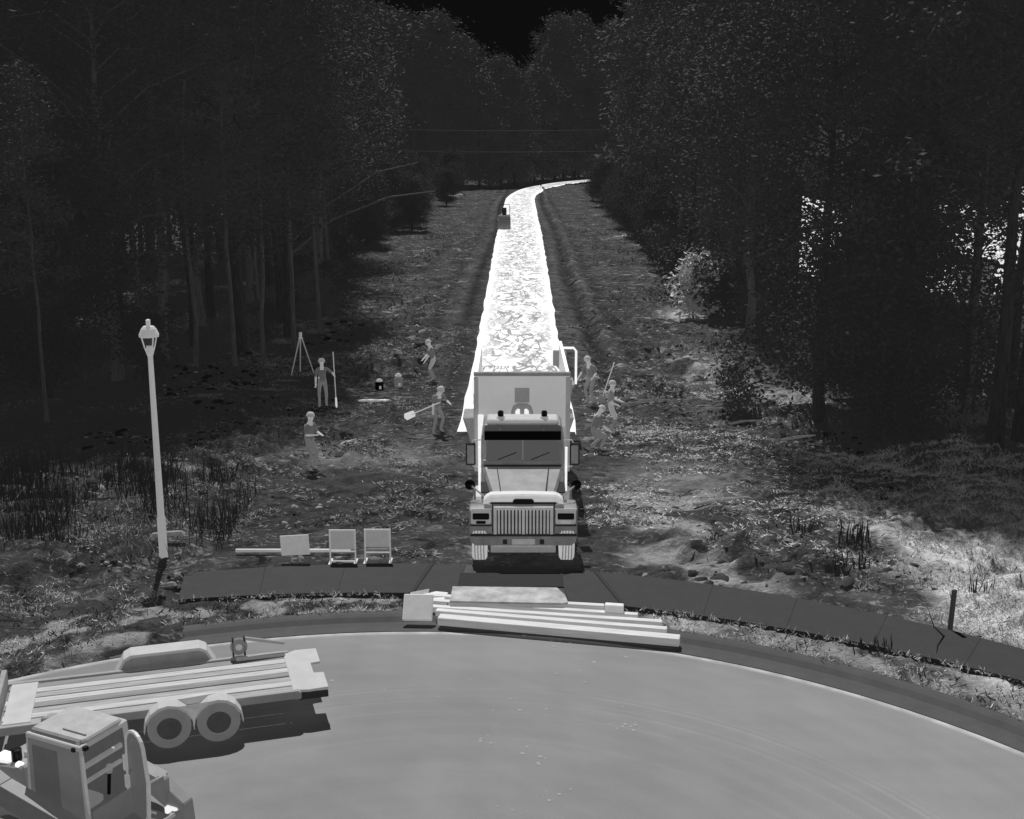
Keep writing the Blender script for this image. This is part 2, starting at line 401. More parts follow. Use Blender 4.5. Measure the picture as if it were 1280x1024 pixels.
def kerb_piece(a0, a1):
    mb = MB(); n = 181
    for q in range(n):
        a = a0+(a1-a0)*q/(n-1)
        mb.v += [(r*math.cos(a), r*math.sin(a), h) for r, h in prof]
    m = len(prof)
    for q in range(n-1):
        for k in range(m-1): mb.f.append((q*m+k, q*m+k+1, (q+1)*m+k+1, (q+1)*m+k))
    mb.f += [tuple(range(m)), tuple(range((n-1)*m, n*m))]
    return mb
kerb_piece(R(2), R(116)).build('kerb_run', 'curb', kerb)

walk = empty('sidewalk', (0, 0, 0), kind='structure')
def ray_y(circ, x): return circ[0][1]+math.sqrt(circ[1]**2-(x-circ[0][0])**2)
def slab(mb, xa, xb, skew_a=0, skew_b=0, z0=.0, z1=.14, n=5, gap=.0022):
    """one footway slab between two joints; skew shifts the joint's outer end in x"""
    top = []
    for i in range(n):
        t = i/(n-1); xi = xa+gap+(xb-xa-2*gap)*t; xo = xi+skew_a*(1-t)+skew_b*t
        top.append(((xi, ray_y(SI, xi)), (xo, ray_y(SO, xo))))
    vs = []
    for (p, q) in top: vs += [(p[0], p[1], z0), (p[0], p[1], z1), (q[0], q[1], z1), (q[0], q[1], z0)]
    fs = [(0, 1, 2, 3), tuple((n-1)*4+k for k in (3, 2, 1, 0))]
    for i in range(n-1):
        for k in range(4): fs.append((i*4+k, i*4+(k+1) % 4, (i+1)*4+(k+1) % 4, (i+1)*4+k))
    mb.add(vs, fs)
def sk(x): return (x+3)*.09
xl = [-7.05, -5.4, -3.75, -2.16]
for i in range(3):
    mb = MB(); slab(mb, xl[i], xl[i+1], -.3 if i == 0 else sk(xl[i]), sk(xl[i+1]) if i < 2 else .33); mb.build('sidewalk_slab', 'sidewalk', walk, .002)
xr = [2.34, 3.9, 5.45, 6.95, 8.35, 9.7, 10.9, 12.0]
for i in range(7):
    mb = MB(); slab(mb, xr[i], xr[i+1], -.46 if i == 0 else sk(xr[i])*.8, sk(xr[i+1])*.8); mb.build('sidewalk_slab', 'sidewalk', walk, .002)
apron = empty('driveway_apron', (0, 0, 0), kind='structure')
for a, b, s0, s1 in ((-2.16, -1.25, .33, .2), (-1.25, .0, .2, .02), (.0, 1.2, .02, -.2), (1.2, 2.34, -.2, -.46)):
    mb = MB(); slab(mb, a, b, s0, s1, 0, .135); mb.build('apron_slab', 'apron' if a in (0, -1.25) else 'sidewalk', apron, .006)
for nm, xa, sa in (('joint_board', -2.16, .33), ('joint_board', 2.34, -.46)):
    MB().bar((xa, ray_y(SI, xa)-.02, .12), (xa+sa, ray_y(SO, xa+sa)+.02, .12), .09, .075).build(nm, 'black_gap', apron)

# hot mat just laid: a ribbon
cy = np.linspace(38.6, 205, 84)
def cr(p, t):                                                   # smooth curve through the bend
    k = min(int(t), len(p)-4); u = t-k; a, b, c, d = (np.array(q, float) for q in p[k:k+4])
    return .5*((2*b)+(-a+c)*u+(2*a-5*b+4*c-d)*u*u+(-a+3*b-3*c+d)*u**3)
c205 = float(centre(205)); bend = [(c205-.15, 190), (c205, 205), (2.7, 229), (4.7, 248), (7.7, 264), (12.2, 283), (18.6, 300), (27, 317), (37, 334)]
cl = [(float(centre(y)), y) for y in cy]+[tuple(cr(bend, t)) for t in np.linspace(.15, 5.95, 34)]
cl = np.array(cl); tg = np.gradient(cl, axis=0); tg /= np.linalg.norm(tg, axis=1)[:, None]
nm_ = np.stack([tg[:, 1], -tg[:, 0]], -1)
off = np.array([-1.0, -.93, -.8, -.5, 0, .5, .8, .93, 1.0]); n = len(cl)
half = np.interp(cl[:, 1], [38, 60, 120, 205, 250, 310], [1.95, 1.95, 2.3, 2.35, 2.3, 2.2])
wob = (vnoise(cl[:, 1]*.8, cl[:, 1]*0)-.5)*.12
v = np.zeros((n, 11, 3)); inner = np.zeros((n, 11), np.float32)
for j, o_ in enumerate(off):
    v[:, j+1, :2] = cl+nm_*(o_*half+(wob if abs(o_) > .9 else 0))[:, None]; v[:, j+1, 2] = .22
    inner[:, j+1] = 1 if abs(o_) < .7 else (.6 if abs(o_) < .85 else 0)
v[:, 0] = v[:, 1]; v[:, 10] = v[:, 9]; v[:, 0, :2] -= nm_*.08; v[:, 10, :2] += nm_*.08; v[:, 0, 2] = v[:, 10, 2] = .0
ii = np.arange(n*11).reshape(n, 11)
f = np.stack([ii[:-1, :-1], ii[:-1, 1:], ii[1:, 1:], ii[1:, :-1]], -1).reshape(-1, 4)
me = npmesh('path', v.reshape(-1, 3), f, 'hot_mat')
at = me.attributes.new('inner', 'FLOAT', 'POINT'); at.data.foreach_set('value', inner.ravel())
tag(link('path', me), kind='structure')

# ---------------------------------------------------------------- house behind the right-hand trees
house = empty('house', (19.2, 47.5, .3), R(-4), 'pale two-storey gabled house half hidden behind the right-hand trees', 'house')
HW, HD, HE, HT = 14., 9., 7.2, 9.3
mb = MB(); nb = 33                                              # lapped siding: each course leans out
for k in range(nb):
    z0, z1 = HE*k/nb, HE*(k+1)/nb
    for y_, s in ((-HD/2, -1), (HD/2, 1)):
        mb.add([(-HW/2, y_+s*.02, z0), (HW/2, y_+s*.02, z0), (HW/2, y_, z1), (-HW/2, y_, z1)], [(0, 1, 2, 3)])
        mb.add([(-HW/2, y_+s*.02, z0), (HW/2, y_+s*.02, z0), (HW/2, y_, z0), (-HW/2, y_, z0)], [(0, 1, 2, 3)])
    for x_, s in ((-HW/2, -1), (HW/2, 1)):
        mb.add([(x_+s*.02, -HD/2, z0), (x_+s*.02, HD/2, z0), (x_, HD/2, z1), (x_, -HD/2, z1)], [(0, 1, 2, 3)])
wl_ = mb.build('wall', 'siding', house); wl_.data.materials.append(M['shaded_siding'])
for pg in wl_.data.polygons:
    if pg.center.z < 4.0: pg.material_index = 1  # wall below here is coloured darker to paint its shade
MB().prism([(-1.55, HE), (3.55, HE), (1.0, HT+.25)], -HD/2-.35, -HD/2+.3).build('front_gable', 'siding', house)
def roofs(parent):
    mb = MB()
    mb.add([(-HW/2-.4, -HD/2-.4, HE-.1), (HW/2+.4, -HD/2-.4, HE-.1), (HW/2+.4, 0, HT+.6), (-HW/2-.4, 0, HT+.6),
            (-HW/2-.4, HD/2+.4, HE-.1), (HW/2+.4, HD/2+.4, HE-.1)], [(0, 1, 2, 3), (3, 2, 5, 4), (0, 3, 4), (1, 2, 5)])
    for s in (-1, 1):
        x0 = 1.0+s*3.0
        mb.add([(x0, -HD/2-.6, HE-.35), (1.0, -HD/2-.6, HT+.42), (1.0, 0, HT+.42), (x0, 0, HE-.35),
                (x0, -HD/2-.6, HE-.17), (1.0, -HD/2-.6, HT+.6), (1.0, 0, HT+.6), (x0, 0, HE-.17)],
               [(0, 1, 2, 3), (4, 5, 6, 7), (0, 1, 5, 4), (3, 2, 6, 7), (0, 3, 7, 4)])
    mb.build('roof', 'roof', parent)
roofs(house)
for wx, wz in ((-4.8, 4.4), (-2.2, 4.4), (2.6, 4.4), (4.9, 4.4), (-4.8, 1.6), (4.0, 1.6)):
    fr = MB().box((wx, -HD/2-.05, wz), (1.2, .12, 1.6)).build('window', 'white', house)
    MB().box((wx, -HD/2-.117, wz+.38), (1.0, .02, .66)).box((wx, -HD/2-.117, wz-.38), (1.0, .02, .66)).build('pane', 'pane', fr)
MB().box((-1.2, -HD/2-.06, 1.15), (1.0, .1, 2.1)).build('door', 'bed_dark', house)
MB().box((0, 0, -.2), (HW-.1, HD-.1, .42)).build('foundation', 'sidewalk', house)

# ---------------------------------------------------------------- trees
def leaves(centres, n, spread, ln, wd, seed, droop=0., flat=1.):
    """n rhombic leaf sprays scattered round the given centres"""
    g = np.random.default_rng(seed); c = centres[g.integers(0, len(centres), n)]
    p = c+g.normal(0, 1, (n, 3))*spread*np.array([1, 1, .7*flat])
    d = g.normal(0, 1, (n, 3)); d[:, 2] = d[:, 2]*.6-droop; d /= np.linalg.norm(d, axis=1)[:, None]
    u = np.cross(d, g.normal(0, 1, (n, 3))); u /= np.linalg.norm(u, axis=1)[:, None]
    L = (ln*g.uniform(.5, 1.4, n))[:, None]; W = (wd*g.uniform(.6, 1.4, n))[:, None]
    v = np.stack([p-d*L/2, p+u*W/2+d*L*.08, p+d*L/2, p-u*W/2+d*L*.08], 1).reshape(-1, 3)
    return v, np.arange(n*4).reshape(-1, 4)
def tree_proto(seed, h, kind, nleaf, ln, wd, base=.4, rad=4., tr=.22, leafmat='leaf', barkmat='bark', nlimb=46, sp=.16):
    g = np.random.default_rng(seed); mb = MB()
    nseg = 9; pts = [np.array([0., 0, -.3])]
    lean = g.normal(0, .012, 2)
    for k in range(1, nseg+1):
        q = k/nseg; pts.append(np.array([lean[0]*h*q+g.normal(0, .07), lean[1]*h*q+g.normal(0, .07), h*q*.98]))
    rads = [tr*(1-.88*(k/nseg))*(1.25 if k == 0 else 1) for k in range(nseg+1)]
    mb.tube(pts, rads, 7)
    P_ = np.array(pts); cen = []
    def at(z): return np.array([np.interp(z, P_[:, 2], P_[:, 0]), np.interp(z, P_[:, 2], P_[:, 1]), z])
    for k in range(nlimb):
        q = base+(1-base)*((k+g.random())/nlimb)
        a = g.uniform(0, 2*math.pi); t = (q-base)/(1-base)
        if kind == 'pine': reach = rad*(.35+.65*math.sin(math.pi*min(1, .25+.75*t)))*g.uniform(.55, 1.1)*(1-.25*t); rise = g.uniform(-.05, .35)
        elif kind == 'broad': reach = rad*math.sqrt(max(.05, 1-(2*t-.85)**2/1.35))*g.uniform(.55, 1.1); rise = g.uniform(.1, .6)
        else: reach = rad*(1-.75*t)*g.uniform(.6, 1.1); rise = g.uniform(-.15, .25)
        p0 = at(h*q*.96); d = np.array([math.cos(a), math.sin(a), rise])
        p1 = p0+d*reach*.5+np.array([0, 0, .1*reach]); p2 = p0+d*reach+g.normal(0, .2, 3)*reach*.3
        r0 = max(.02, tr*.34*(1-.7*t))
        mb.tube([p0, p1, p2], [r0, r0*.6, r0*.2], 4, cap=False)
        for s in np.linspace(.35, 1.05, 5):
            b = p0*(1-s)**2+2*p1*s*(1-s)+p2*s*s if s < 1 else p2
            cen.append(b+g.normal(0, .12*reach, 3)*np.array([1, 1, .5]))
    cen.append(at(h*.97)); cen = np.array(cen)
    v, f = leaves(cen, nleaf, rad*sp, ln, wd, seed+1, droop=.15)
    crown = npmesh('crown', v, f, leafmat)
    tme = bpy.data.meshes.new('trunk'); tme.from_pydata([tuple(p) for p in mb.v], [], mb.f); tme.materials.append(M[barkmat]); tme.shade_smooth()
    return tme, crown
pine = [tree_proto(100+i, 25+i, 'pine', 28000, .33, .06, .36, 3.9, .20, 'leaf', 'bark_pale' if i % 2 else 'bark', 56) for i in range(4)]
broad = [tree_proto(200+i, 19+2*i, 'broad', 28000, .24, .10, .20, 5.0, .24, ('leaf_pale', 'leaf', 'leaf')[i], 'bark_pale' if i == 1 else 'bark', 60) for i in range(3)]
slim = [tree_proto(300+i, 15+i*2, 'pine', 5000, .30, .08, .40, 2.2, .10, 'leaf_pale', 'bark_pale', 34) for i in range(2)]
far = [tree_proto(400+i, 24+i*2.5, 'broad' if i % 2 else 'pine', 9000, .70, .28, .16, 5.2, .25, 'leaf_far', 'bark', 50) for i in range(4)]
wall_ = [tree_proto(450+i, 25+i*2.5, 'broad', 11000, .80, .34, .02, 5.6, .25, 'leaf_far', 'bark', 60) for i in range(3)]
low = [tree_proto(500+i, 11+i, 'broad', 36000, .23, .12, .05, 4.6, .22, 'leaf_black', 'bark', 70) for i in range(2)]
sparse = [tree_proto(550+i, 16+i, 'broad', 5200, .20, .11, .20, 4.4, .24, 'leaf_black', 'bark', 15, .075) for i in range(2)]
semi = [tree_proto(560+i, 17+i, 'broad', 30000, .19, .08, .50, 4.8, .2, 'leaf', 'bark', 50) for i in range(2)]
shrubp = [tree_proto(600+i, 2.2, 'broad', 1600, .20, .09, .06, 1.1, .03, ('leaf_pale', 'leaf', 'leaf_black', 'straw')[i], 'bark', 26) for i in range(5-1)]
def tree(name, proto, x, y, label, group=None, cat='tree', s=1., rz=None, crown=True):
    o = empty(name, (x, y, gz1(x, y)), rnd.uniform(0, 6.28) if rz is None else rz, label, cat, group)
    o.scale = (s, s, s*rnd.uniform(.94, 1.08))
    link('trunk', proto[0], o)
    if crown: link('crown', proto[1], o)
    return o
def edge_left(y): return float(np.interp(y, [38, 44, 47.5, 50, 60, 90, 120, 145, 170, 200, 235], [-32, -27, -15, -12, -11.5, -13.5, -17.5, -21, -23, -25, -22]))
def edge_right(y): return float(np.interp(y, [30, 45, 60, 75, 120, 160, 200, 235], [30, 13.5, 11.8, 12.0, 14.2, 18.5, 21, 26]))
placed = []
def free(x, y, d):
    if any((x-a)**2+(y-b)**2 < d*d for a, b in placed): return False
    if 11.5 < x < 31 and 40 < y < 54: return False               # house plot
    placed.append((x, y)); return True
for side in (-1, 1):
    y = 38.
    cnt = 0
    while y < 232:
        for row, dist in enumerate((.6, 4.2, 9., 15., 22.)):
            if row > 2 and y > 110: continue
            for _ in range(4):
                yy = y+rnd.uniform(-2, 2); e = (edge_left if side < 0 else edge_right)(yy)
                x = e+side*(dist+rnd.uniform(-1.6, 1.6))
                if free(x, yy, 2.6): break
            else: continue
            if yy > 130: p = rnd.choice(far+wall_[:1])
            else: p = rnd.choice(pine+pine+broad) if row else rnd.choice(pine+broad+slim)
            isp = p in pine or p in slim
            L_ = 'left' if side < 0 else 'right'
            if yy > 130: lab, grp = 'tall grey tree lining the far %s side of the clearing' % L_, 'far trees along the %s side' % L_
            elif row == 0: lab, grp = '%s at the front edge of the %s-hand woods' % ('narrow slender trunked pine' if isp else 'broad leafy tree', L_), 'front row of the %s-hand woods' % L_
            else: lab, grp = '%s deeper inside the %s-hand woods' % ('tall dark pine' if isp else 'broad dark leafy tree', L_), 'inner trees of the %s-hand woods' % L_
            tree('pine_tree' if isp else 'forest_tree', p, x, yy, lab, grp, s=rnd.uniform(.88, 1.12))
            cnt += 1
        y += rnd.uniform(4.6, 6.4)*(1 if y < 110 else 1.5)
for k in range(54):                                              # wall of trees that closes the clearing
    for _ in range(6):
        x = -56+k*2.3+rnd.uniform(-1, 1); y0 = float(np.interp(x, [-60, -4, 2, 10, 20, 30, 70], [250, 258, 272, 296, 322, 334, 334])); y = y0+(rnd.uniform(0, 5) if k % 2 else rnd.uniform(7, 18))
        if free(x, y, 1.5): break
    sc = float(np.interp(x, [-40, -30, -12, -5, 3, 9, 14, 22, 30, 40], [1.05, 1.28, 1.2, .95, .9, 1.12, 1.38, 1.3, 1.1, 1.25]))
    tree('forest_tree', wall_[k % 3], x, y, 'hazy tree in the wall of woods closing the far end of the clearing', 'trees closing the far end', s=sc*rnd.uniform(.93, 1.07))
for k in range(84):                                              # understorey in front of the far side trees
    side = -1 if k % 2 else 1; y = rnd.uniform(105, 236); e = (edge_left if side < 0 else edge_right)(y); w0 = float(np.interp(y, [105, 150, 236], [11.5, 10, 9.5] if side < 0 else [13, 12.5, 15]))
    x = side*rnd.uniform(w0, max(w0+1, abs(e)))
    tree('understorey_tree', low[k % 2], x, y, 'low bushy tree in the undergrowth along the far %s side' % ('left' if side < 0 else 'right'), 'undergrowth along the far %s side' % ('left' if side < 0 else 'right'), s=rnd.uniform(.24, .62))
# slim bare poles of trunks standing in front of the left woods
for (x, y, p) in ((-11.6, 49.5, 0), (-10.9, 52, 1), (-10.2, 55.5, 0), (-13.4, 50, 1), (-9.7, 60, 0), (-12.2, 58, 1)):
    tree('young_tree', slim[p], x, y, 'very slender pale stemmed young tree in front of the left woods', 'slender stems before the left woods', s=rnd.uniform(.95, 1.2))
# single trees worth pointing at
tree('lawn_tree', sparse[0], 14.6, 35.2, 'thick trunked tree leaning on the shaded lawn at far right', s=1.0, rz=1.)
tree('lawn_tree', slim[1], 14.3, 37.0, 'slim dark trunked tree just left of the thick lawn tree', s=1.0)
tree('dense_tree', low[0], 11.5, 36.8, 'dense dark tree with foliage to the ground beside the lawn', s=.80, rz=2.)
tree('dense_tree', low[1], 12.2, 41.0, 'dark bushy tree standing just behind the dense low one', s=.58, rz=.4)
tree('shade_tree', sparse[1], 17.2, 40.5, 'leafy tree screening the left part of the pale house', s=.85)
tree('shade_tree', sparse[0], 15.9, 41.4, 'small thin leafed tree close before the middle of the pale house', s=.62, rz=2.5)
tree('shade_tree', low[1], 13.0, 41.8, 'short bushy tree hiding the left corner of the pale house', s=.58, rz=1.3)
tree('shade_tree', semi[1], 10.4, 39.6, 'high crowned leafy tree rising behind the dense low tree', s=.95)
tree('shade_tree', sparse[0], 21.4, 40.2, 'leafy tree at the right picture edge before the pale house', s=.8)
tree('shade_tree', semi[0], 13.2, 39.0, 'high crowned leafy tree over the left gable end of the pale house', s=1.05)
tree('shade_tree', sparse[1], 12.4, 40.2, 'thin leafed tree screening the left corner of the pale house', s=.85)
tree('shade_tree', semi[1], 24.0, 33.0, 'high crowned leafy tree beyond the right picture edge shading the lawn')
tree('shade_tree', semi[0], 15.9, 36.6, 'high crowned leafy tree between the lawn trees and the house', s=1.0, rz=4.)
tree('shade_tree', semi[1], 15.6, 40.0, 'high crowned leafy tree over the middle of the pale house roof')
tree('field_tree', low[0], -17.6, 44.5, 'dark tree with low branches at the back of the weedy field', s=.8)
tree('field_tree', slim[0], -16.0, 40.2, 'thin pale twigged tree at the left picture edge', s=.75)
for k in range(84):                                              # shrubs along both wood edges
    side = rnd.choice((-1, 1)); y = rnd.uniform(40, 140); e = (edge_left if side < 0 else edge_right)(y)
    x = e-side*rnd.uniform(-1.5, 1.6)
    if 11.5 < x < 31 and 42 < y < 54: continue
    L_ = 'left' if side < 0 else 'right'
    tree('shrub', rnd.choice(shrubp[:3]), x, y, 'loose shrub at the foot of the %s-hand wood edge' % L_, 'shrubs along the %s wood edge' % L_, 'shrub', s=rnd.uniform(.6, 1.5))
for x, y, s, p, lab in ((8.0, 41.5, .8, 0, 'pale shrub by the dark hollow right of the workers'),
                        (9.9, 65, 1.5, 3, 'bush with sunlight put into its pale colour at the right wood edge halfway up the clearing')):
    tree('shrub', shrubp[p], x, y, lab, None, 'shrub', s)  # straw-coloured crown of the bush stands for sunlight on it
def clump(x, y, n, h, r, label):
    g = np.random.default_rng(int(x*10+y)); o = empty('weed_clump', (x, y, gz1(x, y)-.03), 0, label, 'weed'); mb = MB()
    for k in range(n):
        a, d = g.uniform(0, 6.28), r*math.sqrt(g.random()); px, py = d*math.cos(a)*(1+.6*g.random()), d*math.sin(a); hh = h*g.uniform(.4, 1.1); w2 = g.uniform(.008, .02)
        lx, ly = g.normal(0, .09*hh), g.normal(0, .09*hh)
        mb.add([(px-w2, py, 0), (px+w2, py, 0), (px+lx+w2*.8, py+ly, hh*.7), (px+lx*1.4, py+ly*1.4, hh), (px+lx-w2*.8, py+ly, hh*.7)], [(0, 1, 2, 3, 4)])
    mb.build('stalks', 'weed', o)
clump(7.6, 25.6, 26, .55, .3, 'dark clump of upright weeds just outside the right-hand sidewalk')
clump(8.2, 27.2, 40, .65, .35, 'dark clump of upright weeds at the near edge of the bright lawn')
clump(7.2, 28.4, 18, .5, .25, 'smaller dark weed clump left of the lawn edge clump')
clump(9.9, 23.9, 12, .5, .2, 'thin dark weed tuft beside the stake on the bright lawn')
clump(6.95, 21.4, 26, .42, .3, 'wiry weed tuft on the verge below the right-hand sidewalk')
# bowed thin stems leaning out of the left woods
def stem(x, y, pts, r, label):
    o = MB().tube([(px, py, pz) for px, py, pz in pts], [r*(1-.7*i/(len(pts)-1)) for i in range(len(pts))], 6).build('bent_stem', 'bark_pale', None, smooth=True)
    o.location = (x, y, gz1(x, y)); tag(o, label, 'branch')
stem(-13.2, 66, [(0, 0, -.1), (1.2, 0, 3.6), (3.4, 0, 5.4), (6.5, 0, 6.6), (9.0, .5, 6.9)], .09, 'long bowed thin stem arching out of the left woods')
stem(-15.2, 78, [(0, 0, -.1), (1.0, 0, 3.2), (3.4, 0, 5.6), (6.6, 0, 7.6), (9.2, .4, 8.2)], .09, 'second bowed stem behind, leaning out of the left woods')
# overhead wires
for k, (x0, x1, y, z, lab) in enumerate(((-26, 24, 236, 7.6, 'lower thin overhead wire crossing the far end of the clearing'), (-26, 24, 238, 11.6, 'upper thin overhead wire crossing the far end of the clearing'))):
    o = MB().tube([(x0+(x1-x0)*t, y, z+1.2*(2*t-1)**2*.3) for t in np.linspace(0, 1, 13)], .05, 5).build('overhead_wire', 'cable'); tag(o, lab, 'wire')
for x, lab in ((-26, 'bare utility pole at the left end of the overhead wires'), (24, 'bare utility pole at the right end of the overhead wires')):
    o = empty('utility_pole', (x, 237, 0), 0, lab, 'pole')
    MB().tube([(0, 0, -.5), (0, 0, 13)], [.17, .11], 10).build('pole', 'bark_pale', o)
    MB().box((0, 0, 11.9), (.12, 2.4, .14)).build('crossarm', 'bark_pale', o); MB().box((0, 0, 7.9), (.12, 2.4, .14)).build('crossarm', 'bark_pale', o)

# ---------------------------------------------------------------- loose ground cover
def scatter_cards(name, pts, ln, wd, m, up=.2, seed=1, lean=1.):
    g = np.random.default_rng(seed); n = len(pts)
    d = g.normal(0, 1, (n, 3))*lean; d[:, 2] = np.abs(d[:, 2])*.2+up; d /= np.linalg.norm(d, axis=1)[:, None]
    u = np.cross(d, g.normal(0, 1, (n, 3))); u /= np.linalg.norm(u, axis=1)[:, None]
    L = (ln*g.uniform(.4, 1.5, n))[:, None]; W = (wd*g.uniform(.5, 1.5, n))[:, None]
    v = np.stack([pts-u*W/2, pts+u*W/2, pts+d*L*.6+u*W*.4, pts+d*L], 1).reshape(-1, 3)
    return tag(link(name, npmesh(name, v, np.arange(n*4).reshape(-1, 4), m)), kind='stuff')
def pts_where(n, x0, x1, y0, y1, ok, seed, dz=0.):
    g = np.random.default_rng(seed); x = g.uniform(x0, x1, n); y = g.uniform(y0, y1, n)
    k = ok(x, y, g.random(n)); x, y = x[k], y[k]
    return np.stack([x, y, gz(x, y)+dz], -1)
def clear(x, y):
    r = np.hypot(x-CC[0], y-CC[1]); ri = np.hypot(x-SI[0][0], y-SI[0][1])-SI[1]; ro = np.hypot(x-SO[0][0], y-SO[0][1])-SO[1]
    walk_ = (ri > -.06) & (ro < .06) & (x > -7.3)
    path_ = (np.abs(x-centre(y)) < 2.4) & (y > 37)
    return ((r > RC+.05) | ((r > RP+.3) & (x < -7.4))) & ~walk_ & ~path_
verge = lambda x, y: (np.hypot(x-SI[0][0], y-SI[0][1])-SI[1] < 0) & (x > -7.5)
def heaps(n, per, x0, x1, y0, y1, ok, seed, sx=.5, sy=.16):
    c = pts_where(n, x0, x1, y0, y1, ok, seed); g = np.random.default_rng(seed+1)
    k = g.integers(0, len(c), n*per); a = g.normal(0, .35, len(c))[k]; q = g.normal(0, 1, (n*per, 2))*np.array([sx, sy])*g.uniform(.3, 1.5, len(c))[k][:, None]
    x = c[k, 0]+q[:, 0]*np.cos(a)-q[:, 1]*np.sin(a); y = c[k, 1]+q[:, 0]*np.sin(a)+q[:, 1]*np.cos(a)
    m = clear(x, y); x, y = x[m], y[m]
    return np.stack([x, y, gz(x, y)+.06*g.random(len(x))**2], -1)
okc = lambda x, y, r: clear(x, y) & (vnoise(x*.4, y*.33) > .30+.35*r) & (np.abs(x-.2) > 1.4)
tag(scatter_cards('wood_chips', heaps(900, 42, -12, 10.5, 24.5, 64, okc, 11), .13, .032, 'chip', .12, 3), 'streaks of pale wood chips and straw over the dark dirt', 'wood chips')
tag(scatter_cards('straw_litter', heaps(380, 40, 1.6, 11, 25.4, 48, okc, 41, .6, .14), .13, .026, 'straw', .10, 33), 'streaks of pale straw on the churned ground right of the truck', 'straw')
cp = pts_where(22000, -14, 11, 24.5, 62, lambda x, y, r: clear(x, y) & (vnoise(x*.45+20, y*.4) > .36+.45*r) & (np.abs(x-.2) > 1.5), 12, 0.)
def lumps(name, pts, m, smin, smax, seed):
    g = np.random.default_rng(seed); n = len(pts); s_ = (smin+(smax-smin)*g.random(n)**2.5)[:, None]
    base = np.array([(-1, -.7, -.35), (0, -.9, -.35), (1, -.6, -.35), (1, .6, -.35), (0, .9, -.35), (-1, .7, -.35), (-.55, -.25, .5), (.55, -.35, .45), (.5, .4, .4), (-.5, .35, .55)])
    b = base[None]*g.uniform(.65, 1.35, (n, 10, 3))*np.array([1.5, .9, .8]); a = g.normal(0, .5, n); ca, sa = np.cos(a)[:, None], np.sin(a)[:, None]
    v = np.stack([b[..., 0]*ca-b[..., 1]*sa, b[..., 0]*sa+b[..., 1]*ca, b[..., 2]], -1)*s_[:, None]+pts[:, None]
    q = np.array([(0, 1, 7, 6), (1, 2, 7, 7), (2, 3, 8, 7), (3, 4, 8, 8), (4, 5, 9, 8), (5, 0, 6, 9), (6, 7, 8, 9)])
    t = [(a_, b_, c_) for a_, b_, c_, d_ in q]+[(a_, c_, d_) for a_, b_, c_, d_ in q if c_ != d_]
    f = (np.array(t)[None]+10*np.arange(n)[:, None, None]).reshape(-1, 3)
    return tag(link(name, npmesh(name, v.reshape(-1, 3), f, m)), kind='stuff')
tag(lumps('dirt_clods', cp[::2], 'clod', .03, .16, 4), 'dark clods of earth strewn over the clearing', 'dirt clods')
tag(lumps('straw_clumps', cp[1::4], 'straw_clump', .02, .08, 5), 'pale clumps of straw and chips strewn over the clearing', 'straw clumps')
tag(scatter_cards('dry_grass', pts_where(90000, 7.5, 20, 20, 36, lambda x, y, r: clear(x, y) & (x > 8+1.8*vnoise(x, y)) & (vnoise(x*.8, y*.8) > .25+.4*r), 13), .13, .018, 'straw', .8, 5), 'dry pale grass on the right-hand lawn', 'dry grass')
tag(scatter_cards('verge_grass', pts_where(42000, -12, 13, 17, 25, lambda x, y, r: clear(x, y) & (verge(x, y) | (x < -7.5)) & (vnoise(x*1.5, y*1.5) > .3+.4*r), 14), .10, .016, 'straw', .7, 6), 'short straw-like grass on the verge between kerb and sidewalk', 'grass')
tag(scatter_cards('verge_weeds', pts_where(16000, -12, 13, 17, 25, lambda x, y, r: clear(x, y) & (verge(x, y) | (x < -7.5)) & (vnoise(x*1.3+7, y*1.3) > .35+.4*r), 15), .14, .022, 'weed', .8, 7), 'dark weeds on the verge between kerb and sidewalk', 'weeds')
tag(scatter_cards('tall_weeds', pts_where(11000, -22, -6.9, 27.2, 33.5, lambda x, y, r: (vnoise(x*1.2, y*.7) > .30+.45*r) & (vnoise(x*.5+5, y*.5) > .25+.2*r), 16), .80, .022, 'weed', 5, 8), 'tall dark weed stalks filling the field behind the lamp post', 'weeds')
tag(scatter_cards('pale_weeds', pts_where(4500, -20, -6.9, 26.4, 31, lambda x, y, r: (vnoise(x*.9, y*.9+3) > .45+.4*r), 17), .4, .035, 'chip', 1.8, 9), 'short pale dead weeds among the dark stalks', 'weeds')
tag(scatter_cards('field_litter', pts_where(22000, -26, -6, 24, 44, lambda x, y, r: clear(x, y) & (vnoise(x*.6+31, y*.5) > .45+.35*r), 18), .10, .035, 'chip', .25, 10), 'pale litter on the ground of the weedy field', 'litter')
tag(scatter_cards('brush', pts_where(14000, -13, 13, 40, 130, lambda x, y, r: clear(x, y) & (np.abs(x-.6) > 4+.02*y) & (vnoise(x*.4, y*.25+50) > .45+.4*r), 19), .30, .07, 'leaf_pale', .7, 11), 'low ragged brush along both sides of the clearing', 'brush')
g = np.random.default_rng(91); a = g.uniform(R(20), R(118), 900); e = g.random(900) < .5
q = np.where(e, SI[1]-.01-.05*g.random(900), RC+.02+.06*g.random(900)); cx0 = np.where(e, SI[0][0], CC[0]); cy0 = np.where(e, SI[0][1], CC[1])
px = cx0+q*np.cos(a); py = cy0+q*np.sin(a); ok = (np.abs(px) > 2.6) & (px > -7.4) & (px < 11)
tag(scatter_cards('edge_grass', np.stack([px, py, np.full(900, .10)], -1)[ok].repeat(3, 0)+g.normal(0, .03, (int(ok.sum())*3, 3))*np.array([1, 1, 0]), .12, .02, 'straw', .9, 92), 'tufts of grass growing over the edges of the kerb and sidewalk', 'grass')
